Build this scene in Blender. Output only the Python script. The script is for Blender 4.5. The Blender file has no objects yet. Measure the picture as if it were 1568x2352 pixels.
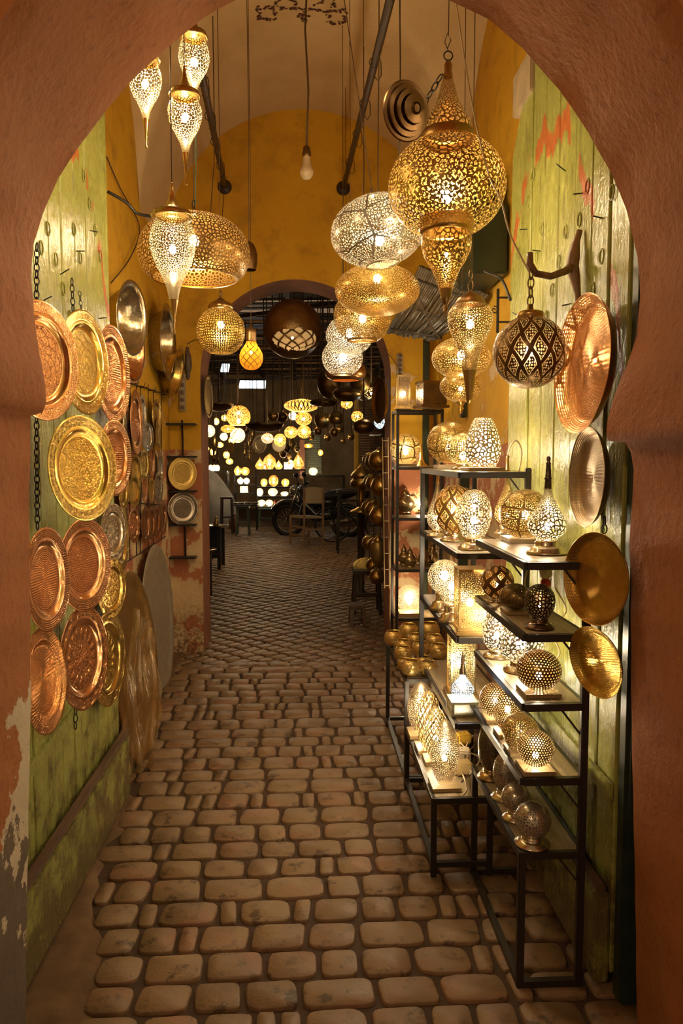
import bpy, bmesh, math, random
import numpy as np
from mathutils import Vector, Matrix, Euler
random.seed(7)
PI = math.pi
SC = bpy.context.scene
COL = SC.collection

# ------------------------------------------------------------------ camera, world, exposure
F, HCAM = 1700.0, 1.6                      # focal length in pixels of the 1568x2352 frame, eye height
PITCH = math.atan((1176 - 1050) / F)
YAW = math.atan((784 - 700) / F * math.cos(PITCH))
cam_data = bpy.data.cameras.new('camera')
cam = bpy.data.objects.new('camera', cam_data)
COL.objects.link(cam)
cam_data.sensor_fit = 'VERTICAL'
cam_data.sensor_height = 36.0
cam_data.lens = 36.0 * F / 2352.0
cam_data.clip_start = 0.05
cam.location = (0, 0, HCAM)
cam.rotation_euler = (PI / 2 - PITCH, 0, -YAW)
SC.camera = cam

world = bpy.data.worlds.new('world')
SC.world = world
world.use_nodes = True
world.node_tree.nodes['Background'].inputs[0].default_value = (1.0, 0.62, 0.34, 1)
world.node_tree.nodes['Background'].inputs[1].default_value = 0.05

SC.view_settings.view_transform = 'Standard'
SC.view_settings.look = 'None'
SC.view_settings.exposure = 2.2
SC.view_settings.gamma = 1.0
SC.view_settings.use_curve_mapping = False
cy = SC.cycles
cy.max_bounces = 7
cy.diffuse_bounces = 3
cy.glossy_bounces = 4
cy.transmission_bounces = 4
cy.transparent_max_bounces = 20
cy.sample_clamp_indirect = 4.0
cy.caustics_reflective = False
cy.caustics_refractive = False
cy.use_adaptive_sampling = True
cy.adaptive_threshold = 0.03
cy.use_denoising = True

def lamp_light(name, kind, loc, energy, color, size):
    d = bpy.data.lights.new(name, kind)
    d.energy = energy
    d.color = color
    d.shadow_soft_size = size
    o = bpy.data.objects.new(name, d)
    COL.objects.link(o)
    o.location = loc
    return o
# the street lamps of the lane the photographer stands in, behind and above the camera
lamp_light('street_lamp_light', 'POINT', (-1.7, -1.6, 3.2), 20, (1.0, 0.62, 0.34), 0.2)
lamp_light('street_lamp_light', 'POINT', (1.9, -1.4, 3.0), 10, (1.0, 0.60, 0.32), 0.2)
WARM = (1.0, 0.70, 0.34)

# ------------------------------------------------------------------ pixel <-> place
FW = Vector((math.sin(YAW) * math.cos(PITCH), math.cos(YAW) * math.cos(PITCH), -math.sin(PITCH)))
RT = Vector((math.cos(YAW), -math.sin(YAW), 0))
UP = RT.cross(FW)
EYE = Vector((0, 0, HCAM))
def ray(x, y): return RT * ((x - 784) / F) - UP * ((y - 1176) / F) + FW
def at(x, y, Y):
    d = ray(x, y)
    return EYE + d * (Y / d.y)
def atz(x, y, z):
    d = ray(x, y)
    return EYE + d * ((z - HCAM) / d.z)
def atx(x, y, X):
    d = ray(x, y)
    return EYE + d * (X / d.x)
def mpp(p): return (Vector(p) - EYE).dot(FW) / F      # metres per pixel at a place

# ------------------------------------------------------------------ materials
MATS = {}
class NT:
    def __init__(s, name):
        s.m = bpy.data.materials.new(name)
        s.m.use_nodes = True
        s.t = s.m.node_tree
        s.t.nodes.clear()
        s.out = s.t.nodes.new('ShaderNodeOutputMaterial')
    def n(s, typ, _props=None, **inp):
        nd = s.t.nodes.new('ShaderNode' + typ)
        for k, v in (_props or {}).items(): setattr(nd, k, v)
        for k, v in inp.items():
            s.put(nd.inputs[k.replace('_', ' ')], v)
        return nd
    def put(s, sock, v):
        if isinstance(v, bpy.types.NodeSocket): s.t.links.new(v, sock)
        elif isinstance(v, (tuple, list)) and len(v) == 3 and sock.type == 'RGBA': sock.default_value = (*v, 1)
        else: sock.default_value = v
    def ma(s, op, a, b=None, c=None, clamp=False):
        nd = s.t.nodes.new('ShaderNodeMath')
        nd.operation = op
        nd.use_clamp = clamp
        for i, v in enumerate((a, b, c)):
            if v is not None: s.put(nd.inputs[i], v)
        return nd.outputs[0]
    def vm(s, op, a, b=None):
        nd = s.t.nodes.new('ShaderNodeVectorMath')
        nd.operation = op
        s.put(nd.inputs[0], a)
        if b is not None: s.put(nd.inputs[1], b)
        return nd.outputs[0]
    def mix(s, f, a, b):
        nd = s.t.nodes.new('ShaderNodeMix')
        nd.data_type = 'RGBA'
        s.put(nd.inputs[0], f)
        s.put(nd.inputs[6], a if isinstance(a, bpy.types.NodeSocket) else (*a, 1))
        s.put(nd.inputs[7], b if isinstance(b, bpy.types.NodeSocket) else (*b, 1))
        return nd.outputs[2]
    def step(s, x, lo, hi):
        nd = s.t.nodes.new('ShaderNodeMapRange')
        s.put(nd.inputs[0], x)
        nd.inputs[1].default_value = lo
        nd.inputs[2].default_value = hi
        return nd.outputs[0]
    def obj(s): return s.n('TexCoord').outputs['Object']
    def uv(s): return s.n('TexCoord').outputs['UV']
    def noise(s, vec, scale, detail=4, rough=0.55, dist=0.0):
        return s.n('TexNoise', Vector=vec, Scale=scale, Detail=detail, Roughness=rough, Distortion=dist).outputs[0]
    def vor(s, vec, scale, feature='F1', rnd=1.0, out=0):
        return s.n('TexVoronoi', dict(feature=feature), Vector=vec, Scale=scale, Randomness=rnd).outputs[out]
    def bump(s, h, strength=0.3, dist=0.01, normal=None):
        nd = s.n('Bump', Height=h, Strength=strength, Distance=dist)
        if normal is not None: s.put(nd.inputs['Normal'], normal)
        return nd.outputs[0]
    def bsdf(s, color, rough=0.5, metal=0.0, normal=None, **kw):
        nd = s.n('BsdfPrincipled')
        s.put(nd.inputs['Base Color'], color)
        s.put(nd.inputs['Roughness'], rough)
        s.put(nd.inputs['Metallic'], metal)
        if normal is not None: s.put(nd.inputs['Normal'], normal)
        for k, v in kw.items(): s.put(nd.inputs[k.replace('_', ' ')], v)
        return nd.outputs[0]
    def done(s, shader):
        s.t.links.new(shader, s.out.inputs[0])
        return s.m
    def holes(s, shader, mask):          # mask 1 = open hole
        tr = s.n('BsdfTransparent').outputs[0]
        mx = s.n('MixShader')
        s.put(mx.inputs[0], mask)
        s.t.links.new(shader, mx.inputs[1])
        s.t.links.new(tr, mx.inputs[2])
        return s.done(mx.outputs[0])

BRASS, GOLD, COPPER, SILVER, BRONZE, DARK = (.64, .41, .13), (.86, .60, .16), (.86, .44, .20), (.70, .62, .48), (.22, .12, .045), (.06, .04, .025)
def cached(f):
    def g(*a, **k):
        key = (f.__name__, a, tuple(sorted(k.items())))
        if key not in MATS: MATS[key] = f(*a, **k)
        return MATS[key]
    return g
@cached
def metal(color, rough=0.28, name='polished_metal', metallic=0.95, ham=0.0, scale=60):
    t = NT(name)
    o = t.obj()
    n1 = t.noise(o, 14, 3)
    c = t.mix(t.step(n1, .35, .75), color, tuple(x * .62 for x in color))
    nm = None
    if ham: nm = t.bump(t.vor(o, scale), ham, 0.004)
    return t.done(t.bsdf(c, t.ma('ADD', t.ma('MULTIPLY', n1, .15), rough - .07), metallic, nm))
@cached
def plain(color, rough=0.7, name='plain', spec=0.4, var=0.25, scale=18, bump=0.0):
    t = NT(name)
    o = t.obj()
    n1 = t.noise(o, scale, 4)
    c = t.mix(t.step(n1, .3, .7), color, tuple(x * (1 - var) for x in color))
    nm = t.bump(n1, bump, 0.01) if bump else None
    return t.done(t.bsdf(c, rough, 0, nm, Specular_IOR_Level=spec))
@cached
def emit(color, strength, name='bulb_glow'):
    t = NT(name)
    return t.done(t.n('Emission', Color=color, Strength=strength).outputs[0])
METAL_IN = 0.7
@cached
def filigree(color, cell=0.014, thr=0.13, rough=0.3, coarse=0.0, cthr=0.06, name='pierced_metal', rnd=1.0, style='web', arms=9, flat=True):
    """open-work sheet metal, really open between the strips. web: irregular mesh of strips, dot: drilled
    holes, rose: rosettes of petal cuts. coarse: plain bands left standing between the pierced fields"""
    t = NT(name)
    color = tuple(q * .62 for q in color)
    if flat:      # unrolled surface in metres at the widest girth
        uvn = t.t.nodes.new('ShaderNodeUVMap')
        uvn.uv_map = 'Flat'
        g = t.t.nodes.new('ShaderNodeAttribute')
        g.attribute_type = 'OBJECT'
        g.attribute_name = 'girth'
        cb = t.n('CombineXYZ', X=g.outputs['Fac'], Y=g.outputs['Fac'], Z=g.outputs['Fac']).outputs[0]
        o = t.vm('MULTIPLY', uvn.outputs[0], cb)
        dim = dict(voronoi_dimensions='2D')
    else:
        o = t.obj()
        dim = dict(voronoi_dimensions='3D')
    def vor(scale, feature, r, out=0): return t.n('TexVoronoi', dict(feature=feature, **dim), Vector=o, Scale=scale, Randomness=r).outputs[out]
    if style == 'web':
        h = t.ma('GREATER_THAN', vor(1 / cell, 'DISTANCE_TO_EDGE', rnd * .9), thr)
    elif style == 'dot':
        h = t.ma('LESS_THAN', vor(1 / cell, 'F1', rnd * .6), thr)
    else:
        q = t.vm('MULTIPLY', o, (1 / coarse,) * 3)
        vn = t.n('TexVoronoi', dict(feature='F1', **dim), Vector=q, Scale=1.0, Randomness=.45)
        loc = t.vm('SUBTRACT', q, vn.outputs['Position'])
        sp = t.n('SeparateXYZ', Vector=loc)
        rr = t.ma('SQRT', t.ma('ADD', t.ma('MULTIPLY', sp.outputs[0], sp.outputs[0]), t.ma('MULTIPLY', sp.outputs[1], sp.outputs[1])))
        ang = t.ma('MULTIPLY', t.ma('ARCTAN2', sp.outputs[1], sp.outputs[0]), arms / (2 * PI))
        k = coarse / cell
        ringp = t.ma('MULTIPLY', rr, k)
        sfr = t.ma('ABSOLUTE', t.ma('SUBTRACT', t.ma('FRACT', t.ma('ADD', t.ma('ADD', ang, t.ma('MULTIPLY', t.ma('FLOOR', ringp), .5)), t.ma('MULTIPLY', rr, 1.1))), .5))
        rfr = t.ma('ABSOLUTE', t.ma('SUBTRACT', t.ma('FRACT', ringp), .5))
        # petals taper towards the outside of each ring so that the strips keep their width
        h = t.ma('MULTIPLY', t.ma('LESS_THAN', sfr, .5 - thr * 1.15), t.ma('LESS_THAN', rfr, .5 - thr))
        h = t.ma('MULTIPLY', h, t.ma('GREATER_THAN', rr, .06))
        web = t.ma('GREATER_THAN', vor(1 / cell, 'DISTANCE_TO_EDGE', .9), thr * .9)
        far = t.ma('GREATER_THAN', rr, .60)
        h = t.ma('ADD', t.ma('MULTIPLY', h, t.ma('SUBTRACT', 1.0, far)), t.ma('MULTIPLY', web, far))
    if coarse and style != 'rose':
        h = t.ma('MULTIPLY', h, t.ma('GREATER_THAN', vor(1 / coarse, 'DISTANCE_TO_EDGE', .6), cthr))
    return t.holes(t.bsdf(color, rough, METAL_IN), h)
@cached
def rings_lattice(color, nu, nv, rough=.3, name='patterned_pierced_metal', dots=1.0, line=.13):
    """overlapping petal lattice: solid bands around petals filled with drilled dots"""
    t = NT(name)
    sep = t.n('SeparateXYZ', Vector=t.uv())
    u = t.ma('MULTIPLY', sep.outputs[0], float(nu))
    v = t.ma('MULTIPLY', sep.outputs[1], float(nv))
    w = t.ma('MULTIPLY', t.ma('SINE', t.ma('MULTIPLY', v, 2 * PI)), .06)
    def tri(x): return t.ma('ABSOLUTE', t.ma('SUBTRACT', t.ma('FRACT', x), .5))
    a = t.ma('SUBTRACT', .5, tri(t.ma('ADD', t.ma('ADD', u, v), w)))
    b = t.ma('SUBTRACT', .5, tri(t.ma('ADD', t.ma('SUBTRACT', u, v), w)))
    d = t.ma('MINIMUM', a, b)
    ring = t.ma('MULTIPLY', t.ma('GREATER_THAN', d, line), t.ma('LESS_THAN', d, line + .045))
    cv = t.n('CombineXYZ', X=t.ma('MULTIPLY', sep.outputs[0], nu * 7.0), Y=t.ma('MULTIPLY', sep.outputs[1], nv * 11.0)).outputs[0]
    dv = t.vor(cv, dots, 'F1', .35)
    dot = t.ma('MULTIPLY', t.ma('LESS_THAN', dv, .38), t.ma('GREATER_THAN', d, line + .075))
    return t.holes(t.bsdf(color, rough, METAL_IN), t.ma('MAXIMUM', ring, dot))
@cached
def lattice(color, nu, nv, line=.1, rough=.3, name='wire_lattice', glass=None):
    t = NT(name)
    sep = t.n('SeparateXYZ', Vector=t.uv())
    u = t.ma('MULTIPLY', sep.outputs[0], float(nu))
    v = t.ma('MULTIPLY', sep.outputs[1], float(nv))
    def tri(x): return t.ma('SUBTRACT', .5, t.ma('ABSOLUTE', t.ma('SUBTRACT', t.ma('FRACT', x), .5)))
    d = t.ma('MINIMUM', tri(t.ma('ADD', u, v)), tri(t.ma('SUBTRACT', u, v)))
    h = t.ma('GREATER_THAN', d, line)
    sh = t.bsdf(color, rough, .6)
    if glass is None: return t.holes(sh, h)
    g = t.n('MixShader')
    t.put(g.inputs[0], .55)
    t.t.links.new(t.n('BsdfTransparent', Color=glass).outputs[0], g.inputs[1])
    t.t.links.new(t.n('BsdfTranslucent', Color=glass).outputs[0], g.inputs[2])
    mx = t.n('MixShader')
    t.put(mx.inputs[0], h)
    t.t.links.new(sh, mx.inputs[1])
    t.t.links.new(g.outputs[0], mx.inputs[2])
    return t.done(mx.outputs[0])
@cached
def veil(color, open_=0.45, name='fine_pierced_metal'):
    """sheet pierced so finely that single holes are below what shows at its distance"""
    t = NT(name)
    d = t.vor(t.obj(), 95, 'F1')
    return t.holes(t.bsdf(color, .35, .45), t.ma('MULTIPLY', t.ma('LESS_THAN', d, .5), open_ * 1.6, clamp=True))
@cached
def glowing_glass(color, name='milky_glass'):
    t = NT(name)
    g = t.n('MixShader')
    t.put(g.inputs[0], .5)
    t.t.links.new(t.n('BsdfTransparent', Color=color).outputs[0], g.inputs[1])
    t.t.links.new(t.n('BsdfTranslucent', Color=color).outputs[0], g.inputs[2])
    return t.done(g.outputs[0])

@cached
def tray_metal(color, kind, rough=.17, name='tray_metal'):
    t = NT(name)
    o = t.obj()
    sep = t.n('SeparateXYZ', Vector=o)
    x, y = sep.outputs[0], sep.outputs[1]
    r = t.ma('SQRT', t.ma('ADD', t.ma('MULTIPLY', x, x), t.ma('MULTIPLY', y, y)))
    th = t.ma('ARCTAN2', y, x)
    n1 = t.noise(o, 5, 4)
    centre = t.ma('LESS_THAN', r, .60)
    rim = t.ma('MULTIPLY', t.ma('GREATER_THAN', r, .79), t.ma('LESS_THAN', r, .965))
    mask = t.ma('ADD', centre, rim)
    k = t.ma('MULTIPLY', r, 27.0)
    ringi = t.ma('ADD', t.ma('FLOOR', k), 1.0)
    dimple = t.ma('MULTIPLY', t.ma('ABSOLUTE', t.ma('SINE', t.ma('MULTIPLY', th, t.ma('FLOOR', t.ma('MULTIPLY', ringi, 2.2))))), t.ma('ABSOLUTE', t.ma('SINE', t.ma('MULTIPLY', k, PI))))
    if kind == 'hammer':                 # dimples beaten in concentric rings
        h, st, ds = t.ma('MULTIPLY', dimple, mask), .75, .010
    elif kind == 'rings':                # fine hammered circles all over
        k2 = t.ma('MULTIPLY', r, 44.0)
        ph = t.ma('SINE', t.ma('MULTIPLY', th, t.ma('FLOOR', t.ma('MULTIPLY', t.ma('ADD', t.ma('FLOOR', k2), 1.0), 2.0))))
        h, st, ds = t.ma('ADD', t.ma('ABSOLUTE', t.ma('SINE', t.ma('MULTIPLY', k2, PI))), t.ma('MULTIPLY', ph, .3)), .22, .004
    elif kind == 'star':                 # engraved interlaced star work, running scrolls on the rim
        w1 = t.ma('SINE', t.ma('ADD', t.ma('MULTIPLY', th, 4.0), t.ma('MULTIPLY', r, 17.0)))
        w2 = t.ma('SINE', t.ma('SUBTRACT', t.ma('MULTIPLY', th, 4.0), t.ma('MULTIPLY', r, 17.0)))
        g = t.step(t.ma('ABSOLUTE', t.ma('MULTIPLY', w1, w2)), .04, .14)
        sc = t.step(t.vor(o, 24, 'DISTANCE_TO_EDGE', .8), .03, .12)
        fl = t.step(t.noise(o, 34, 2, .5, 1.0), .42, .58)
        h, st, ds = t.ma('ADD', t.ma('MULTIPLY', t.ma('ADD', g, t.ma('MULTIPLY', fl, .35)), centre), t.ma('MULTIPLY', sc, rim)), .6, .010
    elif kind == 'leaf':                 # embossed almond petals in two rings
        w1 = t.ma('ABSOLUTE', t.ma('SINE', t.ma('MULTIPLY', th, 8.0)))
        w2 = t.ma('ABSOLUTE', t.ma('SINE', t.ma('MULTIPLY', t.ma('SUBTRACT', r, .02), PI / .29)))
        p = t.step(t.ma('MULTIPLY', w1, w2), .35, .85)
        sc = t.step(t.noise(o, 15, 2, .5, 1.2), .45, .55)
        h, st, ds = t.ma('MULTIPLY', t.ma('ADD', p, t.ma('MULTIPLY', sc, .45)), mask), .7, .02
    elif kind == 'calli':                # dense basket-like relief in the well, lobed petals on the rim
        sc = t.step(t.noise(t.vm('MULTIPLY', o, (1.0, 1.9, 1.0)), 27, 2, .5, 1.0), .40, .60)
        lob = t.ma('MULTIPLY', t.ma('ABSOLUTE', t.ma('SINE', t.ma('MULTIPLY', th, 18.0))), t.ma('ABSOLUTE', t.ma('SINE', t.ma('MULTIPLY', t.ma('SUBTRACT', r, .79), PI / .11))))
        h, st, ds = t.ma('ADD', t.ma('MULTIPLY', sc, centre), t.ma('MULTIPLY', t.ma('ADD', lob, t.ma('MULTIPLY', sc, .4)), rim)), .55, .010
    else:                                # plain, slightly dented
        h, st, ds = t.noise(o, 6, 3), .25, .04
    c = t.mix(t.step(n1, .3, .75), color, tuple(q * .75 for q in color))
    return t.done(t.bsdf(c, rough, .95, t.bump(h, st, ds)))

@cached
def plaster(kind):
    t = NT('plaster_' + kind)
    geo = t.n('NewGeometry').outputs['Position']
    sep = t.n('SeparateXYZ', Vector=geo)
    X, Y, Z = sep.outputs
    big = t.noise(geo, 1.6, 4)
    mid = t.noise(geo, 5.5, 6, .62)
    fine = t.noise(geo, 38, 5, .6)
    terra = t.mix(t.step(big, .3, .7), (.43, .148, .038), (.32, .108, .030))
    terra = t.mix(t.ma('MULTIPLY', t.step(fine, .55, .72), .35), terra, (.12, .04, .015))
    yellow = t.mix(t.step(big, .3, .7), (.72, .40, .02), (.58, .30, .02))
    yellow = t.mix(t.ma('MULTIPLY', t.step(mid, .5, .75), .55), yellow, (.26, .12, .018))
    cream = t.mix(t.step(mid, .35, .7), (.68, .50, .27), (.50, .32, .14))
    if kind == 'arch':
        # flaking at the foot of the left jamb: white undercoat, then bare grey cement
        left = t.ma('LESS_THAN', X, -.4)
        low = t.ma('ADD', t.ma('SUBTRACT', .95, Z), t.ma('MULTIPLY', t.ma('SUBTRACT', mid, .5), 1.9))
        edge = t.ma('SUBTRACT', Y, 1.80)
        white = t.ma('MULTIPLY', left, t.step(t.ma('ADD', t.ma('MULTIPLY', low, .8), t.ma('MULTIPLY', edge, 1.2)), .12, .14))
        grey = t.ma('MULTIPLY', left, t.step(t.ma('SUBTRACT', low, t.ma('MULTIPLY', edge, 1.6)), .30, .33))
        c = t.mix(white, terra, (.62, .50, .33))
        c = t.mix(grey, c, (.16, .115, .075))
        h = t.ma('ADD', t.ma('ADD', fine, t.ma('MULTIPLY', mid, 2.2)), t.ma('MULTIPLY', t.ma('ADD', white, grey), -.35))
    elif kind == 'vault':
        c = t.mix(t.step(t.noise(geo, 2.2, 3), .3, .7), (.70, .50, .26), (.56, .38, .18))
        h = t.ma('ADD', fine, mid)
    elif kind == 'inner':
        # yellow wash above, old cream and terracotta dado flaking below
        wob = t.ma('ADD', Z, t.ma('MULTIPLY', t.ma('SUBTRACT', big, .5), .12))
        dado = t.ma('LESS_THAN', wob, 1.66)
        low = t.mix(t.step(t.ma('ADD', mid, t.ma('MULTIPLY', t.ma('SUBTRACT', 1.0, Z), -.06)), .49, .52), cream, (.44, .16, .07))
        up = t.mix(t.ma('MULTIPLY', t.step(mid, .60, .615), t.ma('LESS_THAN', Z, 2.35)), yellow, (.64, .44, .24))
        c = t.mix(dado, up, low)
        c = t.mix(t.ma('MULTIPLY', t.step(t.ma('SUBTRACT', .5, Z), 0, .5), t.step(fine, .42, .6)), c, (.12, .06, .03))
        h = t.ma('ADD', fine, t.ma('MULTIPLY', mid, 2.0))
    else:
        c = terra
        h = t.ma('ADD', fine, mid)
    return t.done(t.bsdf(c, .78, 0, t.bump(h, .28, .02), Specular_IOR_Level=.3))

@cached
def door_paint():
    t = NT('glossy_green_paint')
    geo = t.n('NewGeometry').outputs['Position']
    sep = t.n('SeparateXYZ', Vector=geo)
    X, Y, Z = sep.outputs
    st = t.n('CombineXYZ', X=X, Y=Y, Z=t.ma('MULTIPLY', Z, .18)).outputs[0]
    gr = t.noise(st, 22, 5, .6)
    big = t.noise(geo, 2.3, 4)
    c = t.mix(t.step(big, .3, .7), (.40, .385, .085), (.29, .29, .065))
    c = t.mix(t.ma('MULTIPLY', t.step(gr, .60, .72), .8), c, (.11, .08, .035))
    dirt = t.ma('MULTIPLY', t.step(t.ma('ADD', t.ma('SUBTRACT', .62, Z), t.ma('MULTIPLY', t.ma('SUBTRACT', t.noise(geo, 9, 6, .7), .5), 2.4)), .1, .55), .85)
    c = t.mix(dirt, c, (.11, .07, .028))
    # brushed-over band of terracotta paint that follows the arch line high on the boards
    prof = t.ma('SUBTRACT', 2.78, t.ma('MULTIPLY', t.ma('POWER', t.ma('ABSOLUTE', t.ma('SUBTRACT', Y, 2.83)), 2.0), 1.7))
    dz = t.ma('ADD', t.ma('SUBTRACT', Z, prof), t.ma('MULTIPLY', t.ma('SUBTRACT', t.noise(st, 9, 4), .5), .35))
    band = t.ma('MULTIPLY', t.ma('GREATER_THAN', dz, -.02), t.ma('LESS_THAN', dz, .07))
    band = t.ma('MULTIPLY', band, t.ma('GREATER_THAN', t.noise(st, 7, 3), .42))
    c = t.mix(band, c, (.46, .13, .035))
    br = t.noise(st, 70, 3)
    h = t.ma('ADD', t.ma('MULTIPLY', br, .6), t.noise(geo, 45, 4))
    return t.done(t.bsdf(c, t.ma('ADD', .16, t.ma('MULTIPLY', gr, .22)), 0, t.bump(h, .7, .006), Specular_IOR_Level=.6))
@cached
def wood(color, rough=.5, name='wood', axis=1):
    t = NT(name)
    o = t.obj()
    s = [30, 30, 30]
    s[axis] = 3
    v = t.vm('MULTIPLY', o, tuple(s))
    g = t.noise(v, 1.5, 5, .6)
    c = t.mix(t.step(g, .35, .68), color, tuple(q * .5 for q in color))
    return t.done(t.bsdf(c, rough, 0, t.bump(g, .3, .004)))
@cached
def stone_mat():
    t = NT('worn_paving_stone')
    geo = t.n('NewGeometry').outputs['Position']
    a = t.noise(geo, 3.2, 3)
    b = t.noise(geo, 14, 6, .65)
    f = t.noise(geo, 90, 3)
    c = t.mix(t.step(a, .35, .68), (.27, .165, .080), (.195, .115, .052))
    tint = t.noise(geo, 4.1, 2)
    c = t.mix(t.ma('MULTIPLY', t.step(tint, .52, .68), .6), c, (.30, .135, .070))
    sp = t.noise(geo, 7.5, 6, .68)
    c = t.mix(t.ma('MULTIPLY', t.step(b, .56, .66), .6), c, (.10, .055, .024))
    c = t.mix(t.ma('MULTIPLY', t.step(sp, .58, .64), .8), c, (.06, .034, .016))
    return t.done(t.bsdf(c, .52, 0, t.bump(t.ma('ADD', t.ma('MULTIPLY', b, 1.0), t.ma('MULTIPLY', f, .5)), .5, .006), Specular_IOR_Level=.45))
@cached
def mortar_mat():
    t = NT('dark_earth_joint')
    geo = t.n('NewGeometry').outputs['Position']
    b = t.noise(geo, 24, 6, .65)
    c = t.mix(b, (.085, .042, .017), (.045, .022, .010))
    return t.done(t.bsdf(c, .85, 0, t.bump(b, .6, .01)))
IRON = plain((.022, .016, .012), .45, 'black_iron', .5)
CORD = plain((.10, .055, .025), .6, 'cord')
WHITEC = plain((.62, .48, .30), .5, 'pale_cable')
BULB = emit(WARM, 70.0)
BULB_HOT = emit((1.0, .83, .56), 88.0, 'bright_bulb_glow')
BULB_UP = emit((1.0, .79, .47), 190.0, 'strong_bulb_glow')
BULB_COOL = emit((.72, .86, 1.0), 60.0, 'cool_bulb_glow')

# ------------------------------------------------------------------ mesh helpers
class MB:
    def __init__(s):
        s.v, s.f, s.uv, s.uv2, s.mi, s.sm, s.girth = [], [], [], [], [], [], 0.0
    def add(s, vs, fs, uvs=None, mi=0, smooth=True, M=None, uv2=None):
        b = len(s.v)
        if M is not None: vs = [M @ Vector(p) for p in vs]
        s.v += [tuple(p) for p in vs]
        for i, f in enumerate(fs):
            s.f.append(tuple(b + k for k in f))
            s.uv.append(uvs[i] if uvs else None)
            s.uv2.append(uv2[i] if uv2 else None)
            s.mi.append(mi)
            s.sm.append(smooth)
        return s
    def lathe(s, prof, n=32, mi=0, M=None, smooth=True, a0=PI / 2, a1=2.5 * PI):
        full = abs(a1 - a0 - 2 * PI) < 1e-6
        vs, fs, uvs, uv2, idx = [], [], [], [], []
        rm = max(r for r, z in prof) or 1
        s.girth = max(s.girth, 2 * PI * rm)
        L, Q = [0.0], [0.0]
        for i in range(1, len(prof)):
            L.append(L[-1] + math.hypot(prof[i][0] - prof[i - 1][0], prof[i][1] - prof[i - 1][1]))
            Q.append(Q[-1] + (L[-1] - L[-2]) / max(.5 * (prof[i][0] + prof[i - 1][0]), .22 * rm) / (2 * PI))
        tot = L[-1] or 1
        m = n if full else n + 1
        for r, z in prof:
            if r < 1e-6:
                idx.append([len(vs)] * (n + 1))
                vs.append((0, 0, z))
            else:
                st = len(vs)
                for k in range(m):
                    a = a0 + (a1 - a0) * k / n
                    vs.append((r * math.cos(a), r * math.sin(a), z))
                idx.append([st + (k % m) for k in range(n + 1)])
        for i in range(len(prof) - 1):
            for k in range(n):
                q = [(idx[i][k], (k / n, L[i] / tot), (k / n, Q[i])), (idx[i][k + 1], ((k + 1) / n, L[i] / tot), ((k + 1) / n, Q[i])),
                     (idx[i + 1][k + 1], ((k + 1) / n, L[i + 1] / tot), ((k + 1) / n, Q[i + 1])), (idx[i + 1][k], (k / n, L[i + 1] / tot), (k / n, Q[i + 1]))]
                out, seen = [], set()
                for a in q:
                    if a[0] not in seen:
                        seen.add(a[0])
                        out.append(a)
                if len(out) >= 3:
                    fs.append([a[0] for a in out])
                    uvs.append([a[1] for a in out])
                    uv2.append([a[2] for a in out])
        return s.add(vs, fs, uvs, mi, smooth, M, uv2)
    def box(s, c, d, mi=0, M=None, bev=0.0):
        x, y, z = d[0] / 2, d[1] / 2, d[2] / 2
        if bev <= 0:
            vs = [(c[0] + a * x, c[1] + b * y, c[2] + e * z) for a in (-1, 1) for b in (-1, 1) for e in (-1, 1)]
            fs = [(0, 1, 3, 2), (4, 6, 7, 5), (0, 4, 5, 1), (2, 3, 7, 6), (0, 2, 6, 4), (1, 5, 7, 3)]
            return s.add(vs, fs, None, mi, False, M)
        bm = bmesh.new()
        bmesh.ops.create_cube(bm, size=1)
        for v in bm.verts: v.co = Vector((c[0] + v.co.x * d[0], c[1] + v.co.y * d[1], c[2] + v.co.z * d[2]))
        bmesh.ops.bevel(bm, geom=bm.edges[:], offset=bev, segments=2, affect='EDGES')
        bm.verts.index_update()
        s.add([v.co.copy() for v in bm.verts], [[v.index for v in f.verts] for f in bm.faces], None, mi, False, M)
        bm.free()
        return s
    def tube(s, pts, r, n=8, mi=0, M=None, closed=False):
        pts = [Vector(p) for p in pts]
        m = len(pts)
        rs = r if isinstance(r, (list, tuple)) else [r] * m
        vs, fs = [], []
        ref = None
        for i, p in enumerate(pts):
            a = pts[(i - 1) % m] if (i or closed) else p
            b = pts[(i + 1) % m] if (i < m - 1 or closed) else p
            d = (b - a)
            if d.length < 1e-9: d = Vector((0, 0, 1))
            d.normalize()
            if ref is None:
                ref = Vector((0, 0, 1)) if abs(d.z) < .9 else Vector((1, 0, 0))
            u = (ref - d * ref.dot(d))
            if u.length < 1e-6: u = d.orthogonal()
            u.normalize()
            ref = u
            w = d.cross(u)
            for k in range(n):
                t = 2 * PI * k / n
                vs.append(p + (u * math.cos(t) + w * math.sin(t)) * rs[i])
        for i in range(m if closed else m - 1):
            j = (i + 1) % m
            for k in range(n):
                fs.append((i * n + k, i * n + (k + 1) % n, j * n + (k + 1) % n, j * n + k))
        if not closed:
            fs.append(tuple(range(n - 1, -1, -1)))
            fs.append(tuple((m - 1) * n + k for k in range(n)))
        return s.add(vs, fs, None, mi, True, M)
    def bar(s, a, b, w, mi=0, h=None):
        a, b = Vector(a), Vector(b)
        d = b - a
        L = d.length
        z = d.normalized()
        up = Vector((0, 0, 1)) if abs(z.z) < .95 else Vector((0, 1, 0))
        x = up.cross(z).normalized()
        y = z.cross(x)
        M = Matrix((x, y, z)).transposed().to_4x4()
        M.translation = (a + b) / 2
        return s.box((0, 0, 0), (w, h or w, L), mi, M)
    def ball(s, c, r, mi=0, n=16, sq=1.0, M=None):
        pr = [(r * math.sin(PI * i / n), c[2] - r * sq * math.cos(PI * i / n)) for i in range(n + 1)]
        T = Matrix.Translation((c[0], c[1], 0))
        return s.lathe(pr, n * 2, mi, M @ T if M is not None else T)
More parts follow.
